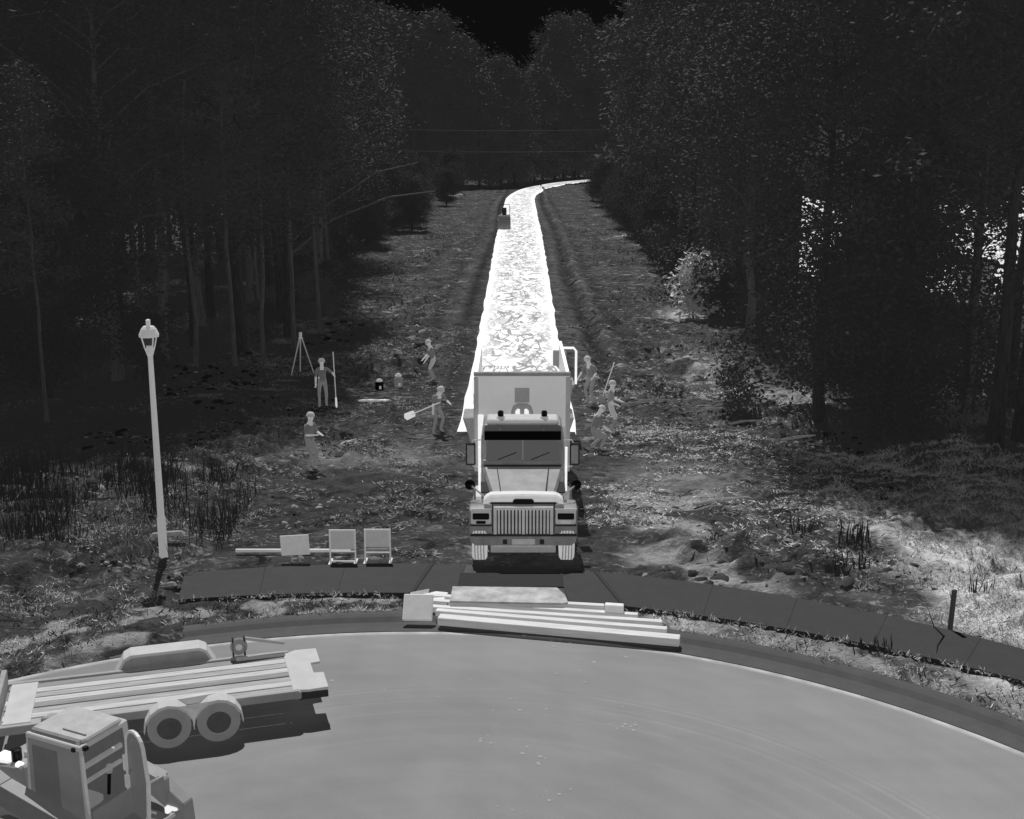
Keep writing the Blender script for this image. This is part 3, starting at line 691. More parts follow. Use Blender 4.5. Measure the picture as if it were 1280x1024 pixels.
# crumbs of soil on the road
g = np.random.default_rng(31); mb = MB()
for cx_, cy_, n_, sp in ((.05, 22.3, 5, .25), (.9, 21.9, 8, .35), (2.0, 18.6, 7, .12), (-.35, 18.0, 4, .2), (.3, 17.5, 6, .3), (.45, 16.3, 8, .4), (.5, 19.4, 6, .9), (-1, 20, 7, 1.8), (1.1, 20.5, 6, .9)):
    for k in range(n_):
        x, y = cx_+g.normal(0, sp), cy_+g.normal(0, sp*.6); s = g.uniform(.012, .042)
        mb.lathe([(s*.2, .0), (s, .002), (s*.7, s*.16), (s*.1, s*.2)], (x, y, .001), 6)
tag(mb.build('soil_crumbs', 'steel'), 'pale crumbs of soil dropped on the road', 'soil crumbs', kind='stuff')

# ---------------------------------------------------------------- dump truck
truck = empty('dump_truck', (.26, 26.62, .05), 0, 'big dump truck facing the camera on the dirt in front of the glowing path', 'dump truck')
def wheel(parent, x, y, r, wd, tm='hot_tyre', hm='hub', grooves=True, name='wheel'):
    t = MB().lathe([(r*.62, -wd/2), (r*.9, -wd/2), (r, -wd/2+.04), (r, wd/2-.04), (r*.9, wd/2), (r*.62, wd/2)], (x, y, r), 26, 'x', False).build(name, tm, parent)
    if grooves:
        for k in range(4):
            gx = x-wd*.3+wd*.2*k
            MB().lathe([(r+.001, gx-x-.012), (r+.004, gx-x), (r+.001, gx-x+.012)], (x, y, r), 26, 'x').build('tread_groove', 'bed_dark', t)
    MB().lathe([(r*.6, -wd/2+.05), (r*.62, -wd/2+.02), (r*.62, wd/2-.02), (r*.6, wd/2-.05), (r*.2, wd/2+.01), (r*.12, wd/2+.05)], (x, y, r), 18, 'x').build('rim', hm, t)
    return t
for s in (-1, 1):
    wheel(truck, s*1.01, .10, .56, .34)
    for yy in (6.6, 7.95): wheel(truck, s*.9, yy, .52, .58, 'hot_tyre', grooves=False)
mb = MB()
for s in (-1, 1): mb.box((s*.42, 4.4, .85), (.1, 9.2, .25))
mb.box((0, 6.6, .6), (1.6, .16, .16)).box((0, 7.95, .6), (1.6, .16, .16)).box((0, .12, .55), (1.7, .12, .12)).build('chassis', 'black_gap', truck)
# bumper
bp = MB().prism([(-1.22, -.38), (-1.1, -.62), (1.1, -.62), (1.22, -.38), (1.22, -.3), (-1.22, -.3)], .56, .76, 'z').build('bumper', 'bumper', truck, .015)
MB().box((-.42, -.64, .66), (.1, .06, .1)).box((.42, -.64, .66), (.1, .06, .1)).build('tow_hook', 'black_gap', bp)
MB().box((0, -.645, .66), (.52, .02, .12)).build('number_plate', 'chrome', bp)
MB().prism([(-.75, -.3), (.75, -.3), (.68, -.05), (-.68, -.05)], .28, .545, 'z').build('radiator_guard', 'steel_pale', truck, .01)
# hood: side profile (y, z) swept across width
hp = [(-.30, .78), (-.36, 1.42), (-.30, 1.50), (1.25, 1.90), (1.35, 1.90), (1.35, .9)]
def hood_section(mb, ws):
    n = len(hp); vs = []
    for y, z in hp:
        t = np.clip((y+.36)/1.7, 0, 1); wd = .66+(.98-.66)*t
        vs.append((-wd, y, z))
    for y, z in hp:
        t = np.clip((y+.36)/1.7, 0, 1); wd = .66+(.98-.66)*t
        vs.append((wd, y, z))
    mb.add(vs, [tuple(range(n)), tuple(range(2*n-1, n-1, -1))]+[(i, (i+1) % n, n+(i+1) % n, n+i) for i in range(n)])
mb = MB(); hood_section(mb, 1); hood = mb.build('hood', 'hood', truck, .05)
MB().prism([(-.74, 1.50), (.74, 1.50), (.88, 1.44), (.93, 1.47), (.88, 1.60), (.74, 1.67), (.1, 1.69), (-.1, 1.69), (-.74, 1.67), (-.88, 1.60), (-.93, 1.47), (-.88, 1.44)], -.33, .0).build('hood_nose', 'crown_hot', hood, .04)
MB().prism([(-.22, 1.47), (.22, 1.47), (.25, 1.53), (.20, 1.59), (-.20, 1.59), (-.25, 1.53)], -.40, -.32).build('badge', 'dark', hood, .015)
for s in (-1, 1):
    MB().bar((s*.52, .02, 1.66), (s*.62, 1.2, 1.915), .018, .02).build('hood_seam', 'black_gap', hood)
    MB().bar((s*.70, -.375, .80), (s*.70, -.375, 1.46), .035, .03).build('grille_gap_shade', 'black_gap', hood)  # dark strip draws the shaded gap beside the grille
    MB().box((s*.86, .55, 1.60), (.26, .5, .03), Matrix.Rotation(R(14), 3, 'X')).build('hood_vent', 'black_gap', hood, .008)
MB().box((0, 1.33, 1.915), (1.86, .10, .03)).build('cowl_gap_shade', 'black_gap', hood)  # dark strips from here draw the shade between hood, cowl and bumper
MB().box((0, -.50, .775), (2.44, .12, .03)).build('bumper_gap_shade', 'black_gap', truck)
MB().box((0, -.325, 1.475), (1.5, .05, .035)).build('nose_gap_shade', 'black_gap', hood)
for s in (-1, 1):
    MB().box((s*.97, -.385, 1.36), (.5, .03, .025)).build('lamp_trim', 'chrome', truck); MB().box((s*.97, -.385, .965), (.5, .03, .03)).build('lamp_trim', 'black_gap', truck)
    MB().tube([(s*1.17, 1.5, .95), (s*1.17, 1.5, 1.3)], .03, 6).box((s*1.12, 1.7, .62), (.3, .5, .05)).build('step', 'steel', truck)
gr = empty('grille', (0, -.42, .96)); gr.parent = truck
MB().box((0, .03, .0), (1.22, .05, .86)).build('grille_back', 'black_gap', gr)
mb = MB().box((0, -.03, .44), (1.36, .1, .07)).box((0, -.03, -.44), (1.36, .1, .07)).box((-.645, -.03, 0), (.07, .1, .806)).box((.645, -.03, 0), (.07, .1, .806))
mb.build('grille_frame', 'chrome', gr, .01)
s0 = MB().box((0, -.02, 0), (.045, .06, .80)).build('slat', 'chrome', gr); s0.location.x = -.56
for k in range(1, 15):
    if k == 7: continue
    c = s0.copy(); col.objects.link(c); c.parent = gr; c.location.x = -.56+.08*k
MB().box((0, -.03, 0), (.06, .09, .80)).build('centre_bar', 'white', gr)
for s in (-1, 1):
    fd = MB().prism([(-.34, .62), (-.36, 1.30), (-.20, 1.38), (.55, 1.30), (.9, 1.0), (.72, .98), (.5, 1.15), (0, 1.2), (-.18, 1.05), (-.22, .62)], s*.70, s*1.24, 'x').build('fender', 'hood', truck, .03)
    hl = MB().box((s*.97, -.37, 1.17), (.46, .08, .34)).build('headlight', 'sign', truck, .03)
    MB().box((s*.97, -.415, 1.19), (.38, .03, .15)).build('lens', 'dark', hl, .02)
    MB().box((s*.97, -.415, 1.05), (.22, .03, .07)).build('turn_lamp', 'dark' if s < 0 else 'sign_frame', hl, .01)
    MB().box((s*.97, -.36, .86), (.48, .05, .16)).build('fender_step', 'bumper', truck, .01)
# cab
cabp = [(1.36, .9), (1.36, 1.94), (1.95, 2.60), (2.10, 2.74), (3.05, 2.76), (3.15, 2.6), (3.15, .9)]
cab = MB().prism(cabp, -.98, .98, 'x').build('cab', 'hood', truck, .05)
wa, wb = Vector((0, 1.40, 2.0)), Vector((0, 1.90, 2.56)); nrm = Vector((0, -.75, .66)).normalized()
def on_ws(x, t, o): p = wa+(wb-wa)*t+nrm*o; return (x, p.y, p.z)
ws = MB().add([on_ws(-.90, .03, .02), on_ws(.90, .03, .02), on_ws(.82, .97, .02), on_ws(-.82, .97, .02), on_ws(-.90, .03, .05), on_ws(.90, .03, .05), on_ws(.82, .97, .05), on_ws(-.82, .97, .05)],
              [(0, 1, 2, 3), (4, 5, 6, 7), (0, 1, 5, 4), (1, 2, 6, 5), (2, 3, 7, 6), (3, 0, 4, 7)]).build('windshield', 'glass', cab)
MB().bar(on_ws(0, .03, .065), on_ws(0, .97, .065), .03, .02).build('pillar', 'bed_dark', ws)
MB().bar(on_ws(-.6, .02, .07), on_ws(-.15, .28, .07), .02, .02).bar(on_ws(.2, .02, .07), on_ws(.65, .28, .07), .02, .02).build('wiper', 'black_gap', ws)
MB().bar(on_ws(-.95, .0, .03), on_ws(.95, .0, .03), .09, .04).build('cowl_trim', 'steel', cab)
MB().prism([(1.58, 2.48), (1.62, 2.70), (2.02, 2.76), (2.0, 2.70)], -.93, .93, 'x').build('sun_visor', 'dark', cab, .01)
MB().prism([(2.12, 2.765), (2.2, 2.86), (2.9, 2.84), (3.0, 2.775)], -.88, .88, 'x').build('roof', 'sign', cab, .03)
for s in (-1, 1):
    b = MB().lathe([(.10, 2.85), (.11, 2.90), (.10, 2.91)], (s*.54, 2.35, .0), 12).build('beacon', 'chrome', cab)
    MB().lathe([(.075, 2.91), (.075, 3.02), (.045, 3.05)], (s*.54, 2.35, 0), 12).build('beacon_dome', 'dark', b)
    dr = MB().prism([(1.5, 1.0), (1.5, 2.0), (2.0, 2.52), (2.95, 2.52), (2.95, 1.0)], s*.985, s*1.01, 'x').build('door', 'hood', cab, .008)
    MB().prism([(1.72, 2.0), (2.05, 2.44), (2.85, 2.44), (2.85, 2.0)], s*1.012, s*1.02, 'x').build('side_window', 'glass', dr)
    # big mirrors, hood mirrors, exhaust stacks
    mr_ = MB().box((s*1.27, 1.75, 2.10), (.24, .12, .56)).build('mirror', 'black_gap', cab, .03)
    MB().box((s*1.27, 1.685, 2.10), (.17, .02, .46)).build('mirror_shell', 'bumper', mr_, .01)
    MB().tube([(s*1.0, 1.75, 2.45), (s*1.2, 1.75, 2.45), (s*1.24, 1.75, 2.36)], .018, 6).tube([(s*1.0, 1.75, 1.78), (s*1.2, 1.75, 1.78), (s*1.24, 1.75, 1.88)], .018, 6).build('mirror_arm', 'chrome', mr_)
    hm = MB().lathe([(.02, -.05), (.09, -.03), (.125, .0), (.12, .03)], (s*1.24, .35, 1.72), 14, 'y').build('hood_mirror', 'dark', truck)
    MB().tube([(s*.74, -.1, 1.40), (s*.95, .1, 1.55), (s*1.2, .33, 1.70)], .022, 6).build('mirror_arm', 'bed_dark', hm)
    MB().tube([(s*1.06, 3.30, 1.2), (s*1.06, 3.30, 2.3), (s*1.06, 3.30, 2.72 if s < 0 else 2.4)], .075, 10).build('exhaust_stack', 'hot' if s < 0 else 'chrome', truck)
    MB().box((s*1.05, 2.5, .72), (.36, 1.1, .42)).build('fuel_tank', 'chrome', truck, .06)
    MB().tube([(s*1.05, 1.45, 1.25), (s*1.05, 1.42, 2.35)], .03, 6).build('grab_rail', 'hot', cab)
# dump body
bed = MB()
bed.prism([(-1.27, 1.15), (1.27, 1.15), (1.30, 3.60), (1.27, 3.68), (-1.27, 3.68), (-1.30, 3.60)], 3.62, 3.72)
bed.prism([(-1.30, 1.15), (-1.22, 1.15), (-1.22, 3.66), (-1.30, 3.66)], 3.72, 9.0).prism([(1.22, 1.15), (1.30, 1.15), (1.30, 3.66), (1.22, 3.66)], 3.72, 9.0)
bed.prism([(-1.3, 1.15), (1.3, 1.15), (1.3, 1.25), (-1.3, 1.25)], 3.72, 9.0)
bedo = bed.build('dump_body', 'bed', truck, .01)
bedo.scale.x = .95
MB().box((0, 3.66, 3.72), (2.62, .16, .10)).build('top_rail', 'bumper', bedo, .02)
for s in (-1, 1):
    MB().box((s*1.245, 3.58, 2.4), (.13, .09, 2.5)).build('corner_post', 'steel_pale', bedo, .02)
    MB().box((s*1.25, 6.3, 3.69), (.09, 5.2, .05)).build('side_rail', 'hot', bedo, .02)
    for k in range(5): MB().box((s*1.31, 4.3+k*1.1, 2.30), (.06, .12, 2.2)).build('side_rib', 'bed_dark' if k else 'steel_pale', bedo, .02)
    MB().box((s*1.29, 3.575, 3.4), (.12, .06, .36)).build('marker_plate', 'hot' if s < 0 else 'bed_dark', bedo)
MB().prism([(-.20, 2.98), (.20, 2.98), (.20, 3.36), (-.20, 3.36)], 3.585, 3.615).build('inspection_plate', 'bed_dark', bedo)
hz = MB().prism([(-.30, 1.9), (.30, 1.9), (.30, 2.75), (.25, 2.9), (.14, 2.97), (-.14, 2.97), (-.25, 2.9), (-.30, 2.75)], 3.42, 3.60).build('hoist_housing', 'bed_dark', bedo, .02)
for s in (-1, 1): MB().prism([(s*.21, 2.2), (s*.06, 2.2), (s*.06, 2.84), (s*.12, 2.86), (s*.18, 2.8)], 3.385, 3.418).build('hot_slot', 'hot', hz)
ld_ = MB().box((0, 6.3, 2.85), (2.4, 5.0, .3)).build('asphalt_load', 'hot_mat', bedo, .1); at = ld_.data.attributes.new('inner', 'FLOAT', 'POINT'); at.data.foreach_set('value', np.ones(len(ld_.data.vertices), np.float32))
# paver hidden behind the truck
pv = empty('asphalt_paver', (.2, 36.6, .05), 0, 'paving machine behind the dump truck with a looped guard rail showing', 'paver')
MB().prism([(-1.5, .3), (1.5, .3), (1.75, 1.1), (-1.75, 1.1)], 0, 1.4).build('hopper', 'paver', pv, .03)
MB().box((0, 2.2, 1.0), (2.2, 1.6, 1.5)).build('engine_body', 'paver', pv, .05)
MB().box((0, 3.4, .45), (3.7, .8, .5)).build('screed', 'hot', pv, .03)
st = MB().box((1.35, 1.7, 2.15), (.5, .5, .12)).build('seat', 'bed_dark', pv, .04); MB().box((1.35, 1.95, 2.55), (.46, .1, .72)).build('backrest', 'bed_dark', st, .04)
MB().box((1.35, 1.25, 2.1), (.3, .16, .7)).build('console', 'paver', pv, .02)
MB().box((.9, 1.7, 1.88), (1.8, 1.2, .1)).build('platform', 'paver', pv)
MB().tube([(1.08, 1.4, 1.9), (1.08, 1.4, 2.98), (1.16, 1.4, 3.08), (1.78, 1.4, 3.08), (1.86, 1.4, 2.98), (1.86, 1.4, 1.9)], .038, 8).build('guard_rail', 'hot', pv, smooth=True)
for s in (-1, 1): MB().box((s*1.1, 2.0, .32), (.36, 2.6, .6)).build('crawler_track', 'dark', pv, .1)
# roller far up the path
rl = empty('road_roller', (-.85, 133, .2), 0, 'small dark road roller far up on the left edge of the glowing path', 'road roller')
MB().lathe([(.3, -.7), (.6, -.7), (.6, .7), (.3, .7)], (0, -.9, .6), 18, 'x').build('drum', 'loader_dark', rl); MB().lathe([(.3, -.7), (.6, -.7), (.6, .7), (.3, .7)], (0, 1.1, .6), 18, 'x').build('drum', 'loader_dark', rl)
MB().box((0, .1, 1.15), (1.3, 2.4, .7)).build('body', 'loader_dark', rl, .08); MB().box((0, .3, 1.9), (.5, .5, .8)).build('seat', 'black_gap', rl, .06)
MB().bar((-.6, .8, 1.5), (-.6, .8, 2.6), .06, .06).bar((.6, .8, 1.5), (.6, .8, 2.6), .06, .06).bar((-.6, .8, 2.6), (.6, .8, 2.6), .06, .06).build('roll_bar', 'clod', rl)

# ---------------------------------------------------------------- flatbed trailer
tr = empty('flatbed_trailer', (-5.5, 19.05, 0), R(16.5), 'long twin-axle flatbed trailer with plank deck parked at the kerb', 'trailer')
DZ = .60; X0, X1 = -3.0, 1.72; Y0, Y1 = -.98, .66
npl = 8; pw = (Y1-Y0-.1)/npl
for k in range(npl):
    y = Y0+.05+pw*(k+.5)
    zz = rnd.uniform(-.006, .006)
    MB().box(((X0+X1)/2+rnd.uniform(-.02, .02), y, DZ-.02+zz), (X1-X0-.12, pw-.018, .045)).build('deck_plank', ('plank', 'plank_pale', 'plank_dark')[(0, 1, 0, 2, 1, 0, 1, 2)[k]], tr, .006)
mb = MB()
for y in (Y0, Y1): mb.box(((X0+X1)/2, y, DZ-.04), (X1-X0, .09, .14))
for k in range(6): mb.box((X0+.3+k*.85, (Y0+Y1)/2, DZ-.11), (.07, Y1-Y0-.1, .09))
mb.build('frame', 'steel', tr, .008)
MB().box((X0-.02, (Y0+Y1)/2, DZ+.10), (.09, Y1-Y0+.08, .34)).build('front_rail', 'steel', tr, .01)
MB().box((X0+.30, (Y0+Y1)/2+.02, DZ+.012), (.42, Y1-Y0-.14, .02)).build('front_plate', 'steel_pale', tr, .004)
# notched tail plate
tp = [(X1-.09, Y0+.06), (X1+.16, Y0+.0), (X1+.50, Y0+.02), (X1+.50, Y0+.62), (X1+.33, Y0+.64), (X1+.33, Y0+1.05), (X1+.50, Y0+1.07), (X1+.50, Y1+.02), (X1+.12, Y1+.04), (X1-.09, Y1-.08)]
MB().prism(tp, DZ-.03, DZ+.015, 'z').build('tail_plate', 'steel_pale', tr, .006)
for y in (Y0+.1, Y1-.1): MB().box((X1+.25, y, DZ-.14), (.5, .07, .1)).build('tail_beam', 'black_gap', tr)
MB().box((X1-.02, Y0+.02, DZ-.06), (.12, .12, .14)).build('ramp_hinge', 'steel', tr, .02)
def fender(yc, wdt, m, k=1., dx=0.):
    out = [(-.98, .50), (-.80, .80), (-.66, .86), (.66, .86), (.80, .80), (.98, .50), (.93, .50), (.77, .76), (.64, .81), (-.64, .81), (-.77, .76), (-.93, .50)]
    out = [(p*k+dx, q) for p, q in out]; mb = MB().prism(out, yc-wdt/2, yc+wdt/2); return mb.build('fender', m, tr, .006)
ff = fender(Y1+.24, .38, 'steel_pale', .88, -.40)
MB().prism([(p*.88-.40, q) for p, q in ((-.92, .46), (-.78, .76), (-.64, .80), (.64, .80), (.78, .76), (.92, .46))], Y1+.08, Y1+.10).build('fender_skirt', 'steel', ff)
out = []
for cx_ in (-.39, .39):
    for a in np.linspace(180, 0, 9): out.append((cx_+.395*math.cos(R(a)), .36+.41*math.sin(R(a))))
inn = [(p[0]*.985, p[1]-.05) for p in out][::-1]
MB().prism(out+inn, Y0-.29, Y0-.02).build('fender', 'steel_pale', tr, .004)
for yc in (Y0-.15, Y1+.22):
    for xc in ((-.39, .39) if yc < 0 else (-.79, -.01)):
        r, wd = .345, .21; s = -1 if yc < 0 else 1
        t = MB().lathe([(r*.58, -wd/2), (r*.86, -wd/2), (r, -wd/2+.04), (r, wd/2-.04), (r*.86, wd/2), (r*.58, wd/2)], (xc, yc, r), 28, 'y', False).build('wheel', 'tyre', tr, smooth=False)
        MB().lathe([(r*.58, -.02), (r*.56, s*(wd/2-.03)), (r*.50, s*(wd/2-.05)), (r*.2, s*(wd/2-.05)), (r*.18, s*(wd/2)), (r*.08, s*(wd/2+.02))], (xc, yc, r), 20, 'y').build('rim', 'hub', t)
for xc in (-.39, .39): MB().tube([(xc, Y0-.1, .345), (xc-.4, Y1+.2, .345)], .05, 8).build('axle', 'black_gap', tr)
MB().bar((X0, Y0+.35, .5), (X0-1.3, -.16, .5), .08, .1).bar((X0, Y1-.35, .5), (X0-1.3, -.16, .5), .08, .1).box((X0-1.5, -.16, .5), (.4, .1, .1)).build('drawbar', 'steel', tr)
MB().tube([(X0-1.1, -.16, .0), (X0-1.1, -.16, .9)], .05, 8).build('jack', 'steel', tr)
wn = MB().lathe([(.14, -.05), (.15, -.04), (.15, .04), (.14, .05)], (.86, Y1+.02, DZ+.22), 16, 'y').build('winch', 'tyre', tr)
MB().lathe([(.06, -.055), (.06, .055)], (.86, Y1+.02, DZ+.22), 12, 'y').build('winch_hub', 'sign', wn)
MB().box((.76, Y1+.02, DZ+.22), (.03, .10, .34)).box((.96, Y1+.02, DZ+.22), (.03, .10, .34)).build('winch_bracket', 'black_gap', wn)
MB().bar((.96, Y1+.02, DZ+.36), (1.66, Y1-.02, DZ+.20), .05, .05).build('winch_handle', 'bed_dark', wn)
MB().bar((.8, Y1-.10, DZ+.03), (1.6, Y1-.12, DZ+.03), .06, .05).build('tie_bar', 'bed_dark', tr)

# ---------------------------------------------------------------- skid-steer loader
LD = empty('skid_steer_loader', (-5.82, 14.72, 0), R(-26), 'skid steer loader with pale cab roof and open glass door in the near left corner', 'loader'); LD.scale = (1.0, 1.0, 1.0)
# local +x is forward, -y is the side nearest the camera
cabs = MB()
for x, y in ((-.44, -.40), (-.44, .40), (.46, -.40), (.46, .40)):
    x2 = x+(.10 if x > 0 else -.05)
    cabs.bar((x2, y*1.06, .7), (x, y, 1.98), .06, .06)
cabs.box((0, -.41, 1.95), (.94, .05, .07)).box((0, .41, 1.95), (.94, .05, .07)).box((.47, 0, 1.95), (.05, .8, .07))
cabo = cabs.build('cab_frame', 'steel_pale', LD, .012)
MB().box((.02, -.452, .80), (.86, .02, .05)).build('panel_rail', 'steel', LD, .006)
MB().tube([(.50, -.40, 1.85), (.56, -.44, 1.5), (.55, -.42, 1.05)], .018, 6).build('grab_handle', 'chrome', LD)
rf = MB().prism([(-.44, -.37), (.44, -.36), (.48, -.30), (.48, .30), (.44, .37), (-.44, .37)], 1.985, 2.035, 'z').build('cab_roof', 'loader_roof', LD, .028)
MB().box((.20, -.22, 2.045), (.40, .02, .02)).build('roof_rib', 'steel', rf)
MB().box((.52, -.36, 1.95), (.06, .06, .05)).box((.40, -.44, 1.94), (.05, .05, .05)).build('work_light', 'dark', rf)
MB().prism([(-.45, .72), (.52, .62), (.48, 1.92), (-.42, 1.92)], -.43, -.445).build('side_panel', 'loader', LD)
MB().prism([(-.36, .9), (.10, .9), (.10, 1.84), (-.34, 1.84)], -.447, -.455).build('side_glass', 'loader_dark', LD)
MB().prism([(-.45, .72), (.52, .62), (.48, 1.92), (-.42, 1.92)], .43, .445).build('side_panel', 'loader_dark', LD)  # darker colour on this panel paints the dim cab interior
MB().prism([(-.42, .7), (.42, .7), (.4, 1.92), (-.4, 1.92)], -.46, -.45, 'x').build('rear_window', 'loader_glass', LD)
se = MB().box((-.05, 0, .85), (.45, .5, .14)).build('seat', 'bed_dark', LD, .05); MB().box((-.28, 0, 1.18), (.1, .46, .6)).build('backrest', 'bed_dark', se, .05)
for s in (-1, 1):
    j = MB().tube([(.22, s*.26, .9), (.26, s*.26, 1.25)], .025, 6).build('joystick', 'dark', LD); MB().lathe([(.04, -.05), (.05, 0), (.03, .07)], (.26, s*.26, 1.28), 8).build('knob', 'chrome' if s < 0 else 'bed_dark', j)
MB().box((.40, .0, 1.62), (.06, .76, .07)).box((.43, -.02, 1.42), (.05, .7, .06)).build('lap_bar', 'steel_pale', LD, .015)
MB().prism([(.56, -.36), (.60, -.36), (.60, .36), (.56, .36)], .45, 1.05, 'z').build('front_sill', 'loader', LD)
# door: rounded glass panel swung open on the far front post
door = empty('cab_door', (.44, .36, 0), R(-18)); door.parent = LD
dp = [(.05, .62), (.10, 1.70)]
for a in np.linspace(165, 15, 8): dp.append((.34+.24*math.cos(R(a)), 1.74+.22*math.sin(R(a))))
dp += [(.66, 1.3), (.60, .75), (.42, .52), (.22, .5)]
cxd = sum(p[0] for p in dp)/len(dp); czd = sum(p[1] for p in dp)/len(dp)
inner_ = [(cxd+(p[0]-cxd)*.86, czd+(p[1]-czd)*.93) for p in dp]
mb = MB(); n = len(dp)
vs = [(p[0], -.02, p[1]) for p in dp]+[(p[0], -.02, p[1]) for p in inner_]+[(p[0], .02, p[1]) for p in dp]+[(p[0], .02, p[1]) for p in inner_]
fs = []
for i in range(n):
    j = (i+1) % n
    fs += [(i, j, n+j, n+i), (2*n+i, 3*n+i, 3*n+j, 2*n+j), (i, 2*n+i, 2*n+j, j), (n+i, n+j, 3*n+j, 3*n+i)]
mb.add(vs, fs).build('door_frame', 'chrome', door)
MB().prism(inner_, -.006, .006).build('door_glass', 'loader_glass', door)
MB().box((.14, -.05, 1.45), (.05, .05, .22)).box((.16, -.05, 1.18), (.06, .05, .18)).build('door_handle', 'chrome', door)
# body, arms, tracks
MB().prism([(-1.35, .35), (-1.35, 1.25), (-1.1, 1.42), (-.5, 1.5), (-.5, .35)], -.5, .5).build('engine_cover', 'loader', LD, .03)
MB().box((-.75, .12, 1.50), (.45, .16, .1)).box((-.62, -.16, 1.50), (.3, .16, .08)).build('intake_grille', 'steel_pale', LD, .01)
MB().lathe([(.07, 1.42), (.07, 1.62), (.05, 1.63)], (-.78, -.34, 0), 12).build('exhaust_pipe', 'dark', LD)
MB().box((-.95, -.36, 1.46), (.28, .2, .12)).box((-.62, -.44, 1.40), (.12, .1, .24)).build('hot_muffler', 'hot', LD, .03)
MB().box((0, 0, .45), (2.2, 1.0, .5)).build('chassis', 'loader_dark', LD, .03)
for s in (-1, 1):
    yc = s*.72
    MB().prism([(-1.45, 1.15), (-1.38, 1.5), (-1.1, 1.56), (-.6, 1.36), (.75, 1.06), (1.2, .80), (1.25, .3), (1.02, .3), (.95, .62), (.6, .80), (-.7, 1.08), (-1.15, 1.12), (-1.3, 1.0)], yc-.10, yc+.10).build('lift_arm', 'loader_dark' if s < 0 else 'loader', LD, .015)
    MB().bar((-1.1, yc-s*0-.0, 1.575), (-.6, yc, 1.375), .20, .02).build('arm_edge', 'steel', LD); MB().bar((-.58, yc, 1.37), (.78, yc, 1.07), .20, .02).build('arm_edge', 'steel', LD)
    MB().prism([(-1.5, .5), (-1.42, 1.35), (-1.1, 1.4), (-1.0, .5)], yc-s*.10, yc-s*.14).build('rear_tower', 'loader', LD, .01)
    MB().tube([(-.9, yc-s*.0, .75), (.5, yc-s*.0, .70)], .05, 8).build('lift_cylinder', 'chrome', LD)
    tk = MB().prism([(-.95, .0), (.75, .0), (1.0, .18), (1.0, .42), (.7, .62), (-.9, .72), (-1.2, .5), (-1.2, .22)], yc-s*.12-.17, yc-s*.12+.17).build('track', 'hub', LD, .06)
    for xw in (-.85, -.3, .25, .75): MB().lathe([(.06, -.19), (.17, -.185), (.17, .185), (.06, .19)], (xw, yc-s*.12, .28 if abs(xw) < .5 else .34), 14, 'y').build('road_wheel', 'black_gap', tk)
MB().box((1.08, 0, .42), (.12, 1.4, .55)).build('quick_coupler', 'loader', LD, .03)
MB().tube([(.75, .5, 1.05), (.88, .56, 1.15), (.95, .55, .8)], .05, 6).build('hose', 'steel', LD); MB().box((.86, .62, 1.0), (.16, .14, .3)).build('coupler_block', 'loader', LD, .03)
MB().box((1.0, .62, .66), (.22, .12, .12)).build('hot_fitting', 'hot', LD, .03)

# ---------------------------------------------------------------- lamp post
LP = empty('lamp_post', (-8.18, 26.75, .08), 0, 'tall pale lamp post with a lantern head standing in the weeds', 'lamp post')
MB().lathe([(.10, -.2), (.10, .95), (.082, 1.0), (.058, 4.75), (.064, 4.8)], (0, 0, 0), 14).build('post', 'post', LP, smooth=True)
hd = empty('lantern', (0, 0, 4.78)); hd.parent = LP
MB().lathe([(.05, 0), (.07, .06), (.11, .14), (.07, .2), (.02, .26)], (0, 0, 0), 12).build('neck', 'post', hd, smooth=True)
mb = MB()
for k in range(4):
    a = R(45+90*k); mb.tube([(.05*math.cos(a), .05*math.sin(a), .0), (.13*math.cos(a), .13*math.sin(a), .22), (.19*math.cos(a), .19*math.sin(a), .46)], .018, 6)
mb.build('yoke', 'post', hd)
MB().lathe([(.09, .25), (.165, .45)], (0, 0, 0), 12).build('lens', 'lens', hd)
MB().lathe([(.22, .44), (.225, .50), (.17, .62), (.12, .68), (.04, .69)], (0, 0, 0), 14).build('cap', 'post', hd)
MB().lathe([(.05, .68), (.055, .82), (.02, .84)], (0, 0, 0), 10).build('finial', 'post', hd)
ub = MB().tube([(-.42, 0, .0), (-.36, 0, .10), (0, 0, .14), (.3, 0, .16), (.36, 0, .1)], .07, 8).build('plastic_pipe', 'bumper'); ub.location = (-8.25, 27.5, gz1(-8.25, 27.5)+.08); tag(ub, 'short pale pipe lying behind the foot of the lamp post', 'pipe')

# ---------------------------------------------------------------- signs, pipe, posts, lumber
def sign(x, y, rz, label, style):
    o = empty('road_sign', (x, y, gz1(x, y)), rz, label, 'sign', None)
    if style == 0:
        MB().box((0, 0, .42), (.66, .03, .48), Matrix.Rotation(R(-3), 3, 'Y')).build('panel', 'sign_frame', o, .006)
        for s in (-1, 1): MB().box((s*.09, .03, .12), (.025, .025, .34)).build('leg', 'bed_dark', o)
    else:
        ft = MB()
        for s in (-1, 1): ft.box((s*.29, 0, .40), (.035, .035, .80))
        ft.box((0, 0, .785), (.545, .03, .03)).box((0, 0, .27 if style == 1 else .23), (.545, .03, .03))
        if style == 1: ft.box((0, 0, .03), (.545, .03, .04))
        ft.build('frame', 'sign_frame', o, .004)
        MB().box((0, -.005, .545 if style == 1 else .565), (.54, .02, .44 if style == 1 else .40)).build('panel', 'sign', o, .004)
        for s in (-1, 1): MB().box((s*.29, .0, .012), (.06, .44, .024)).build('foot', 'sign_frame', o)
        if style == 2: MB().box((0, .0, .31), (.5, .02, .05)).build('cross_strip', 'bed_dark', o)
sign(-5.0, 26.3, 0, 'tilted blank sign panel on two short legs, leftmost of the three signs', 0)
sign(-3.90, 26.28, 0, 'blank framed sign in the middle, lower half of its frame open', 1)
sign(-3.10, 26.33, 0, 'blank framed sign nearest the truck with a strip across its lower frame', 2)
